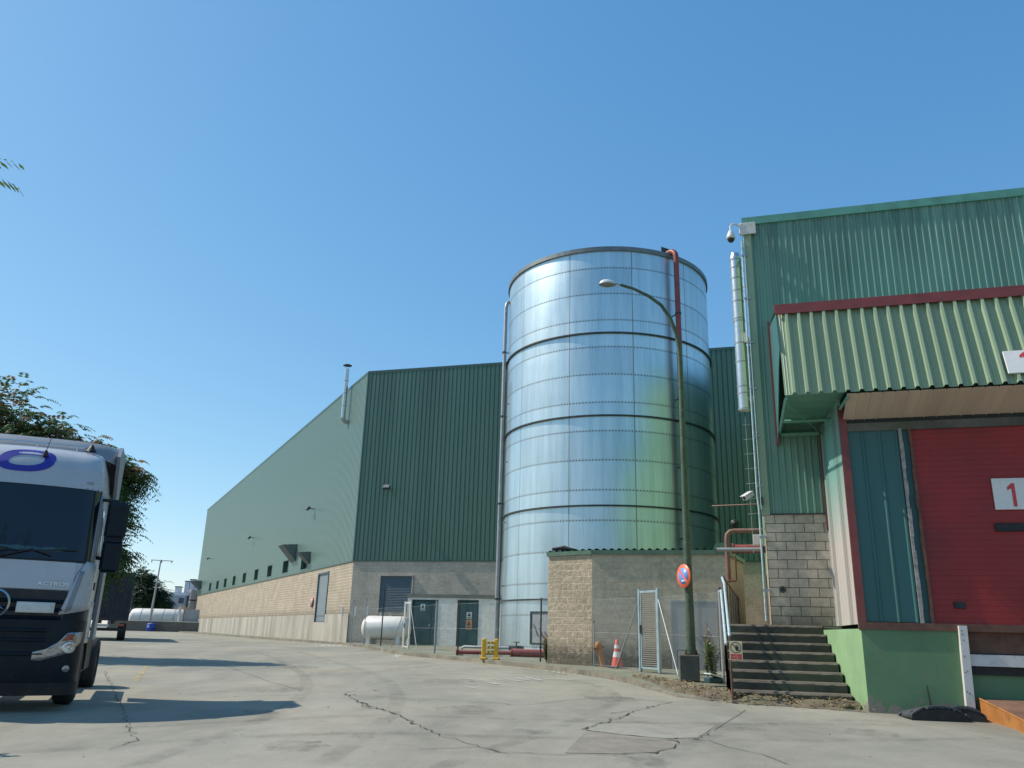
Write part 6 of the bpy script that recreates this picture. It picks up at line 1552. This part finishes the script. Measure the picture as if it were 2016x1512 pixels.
SPLIT = {'door_slot', 'bands', 'bracket', 'clip', 'hoops', 'bolt_holes', 'lock_bars', 'insulator', 'saddle', 'support', 'line_wire', 'rungs', 'chimney', 'grille_bars', 'post', 'bars', 'wiper', 'jamb', 'leaf_frame', 'rebar', 'leveller', 'valve', 'brace', 'marker_lamp', 'chassis'}
ONE = {'bands': 'band', 'clip': 'clip', 'hoops': 'hoop', 'bolt_holes': 'bolt_hole', 'lock_bars': 'lock_bar', 'rungs': 'rung', 'grille_bars': 'grille_bar', 'jamb': 'jamb_piece', 'leveller': 'leveller_plate', 'chassis': 'chassis_beam', 'line_wire': 'line_wire', 'rebar': 'rebar'}
def split_loose(o):
    me = o.data; key = {}; par = list(range(len(me.vertices)))
    def find(i):
        while par[i] != i: par[i] = par[par[i]]; i = par[i]
        return i
    for v in me.vertices:
        k = (round(v.co.x, 4), round(v.co.y, 4), round(v.co.z, 4))
        if k in key: par[find(v.index)] = find(key[k])
        else: key[k] = v.index
    for p in me.polygons:
        for q in p.vertices[1:]: par[find(q)] = find(p.vertices[0])
    comp = {}
    for p in me.polygons: comp.setdefault(find(p.vertices[0]), []).append(p)
    if not 2 <= len(comp) <= 60: return
    uv = me.uv_layers[0].data; nm = ONE.get(o.name.split('.')[0], o.name.split('.')[0])
    for ps in comp.values():
        mb = MB()
        for p in ps: mb.face([me.vertices[i].co for i in p.vertices], [tuple(uv[l].uv) for l in p.loop_indices], p.material_index, p.use_smooth)
        c = mb.build(nm, [m for m in me.materials], o.parent); c.location = o.location; c.rotation_euler = o.rotation_euler
    bpy.data.objects.remove(o)
for o in [o for o in bpy.data.objects if o.type == 'MESH' and o.parent and o.name.split('.')[0] in SPLIT and not any(c.parent == o for c in bpy.data.objects)]: split_loose(o)

# ------------------------------------------------------------------ camera, light, world
cam = bpy.data.cameras.new('camera'); co = bpy.data.objects.new('camera', cam); COL.objects.link(co); scene.camera = co
cam.sensor_fit = 'HORIZONTAL'; cam.sensor_width = 36; cam.lens = 1590 / 2016 * 36; cam.clip_start = .1; cam.clip_end = 6000
R3 = Matrix(((.999643039, -.0267169521, 0.), (-.00791254815, -.296056364, -.955137697), (.0255183681, .95479675, -.296162082)))
m4 = R3.to_4x4(); m4.translation = Vector((0, 0, 1.2)); co.matrix_world = m4

SAZ, SEL = -79.0, 47.0
sun = bpy.data.lights.new('sun', 'SUN'); sun.energy = 5.0; sun.angle = D2R(.55); sun.color = (1., .915, .79)
so = bpy.data.objects.new('sun', sun); COL.objects.link(so)
dv = Vector((math.sin(D2R(SAZ)) * math.cos(D2R(SEL)), math.cos(D2R(SAZ)) * math.cos(D2R(SEL)), math.sin(D2R(SEL))))
so.rotation_euler = dv.to_track_quat('Z', 'Y').to_euler(); so.location = dv * 50
w = bpy.data.worlds.new('World'); scene.world = w; w.use_nodes = True; nt = w.node_tree; nt.nodes.clear()
out = nt.nodes.new('ShaderNodeOutputWorld'); bg = nt.nodes.new('ShaderNodeBackground'); sky = nt.nodes.new('ShaderNodeTexSky')
sky.sky_type = 'NISHITA'; sky.sun_disc = False; sky.sun_elevation = D2R(SEL); sky.sun_rotation = D2R(SAZ)
sky.altitude = 600; sky.air_density = 1.0; sky.dust_density = .6; sky.ozone_density = 2.2
# the phone camera's rendering of a clear sky: greens and blues lifted away from the horizon
K = .105
sp = nt.nodes.new('ShaderNodeSeparateColor'); cbn = nt.nodes.new('ShaderNodeCombineColor'); nt.links.new(sky.outputs[0], sp.inputs[0])
for i, (p_, k_) in enumerate(((1.04, 1.25), (.74, 1.18), (.52, 1.16))):
    q = mth(nt, 'POWER', mth(nt, 'MULTIPLY', sp.outputs[i], K), p_)
    nt.links.new(mth(nt, 'MULTIPLY', q, k_ / .1), cbn.inputs[i])
nt.links.new(cbn.outputs[0], bg.inputs[0]); nt.links.new(bg.outputs[0], out.inputs[0]); bg.inputs[1].default_value = .1
scene.view_settings.view_transform = 'Standard'; scene.view_settings.look = 'None'; scene.view_settings.exposure = 0
scene.cycles.max_bounces = 6; scene.cycles.transparent_max_bounces = 12; scene.cycles.use_denoising = True
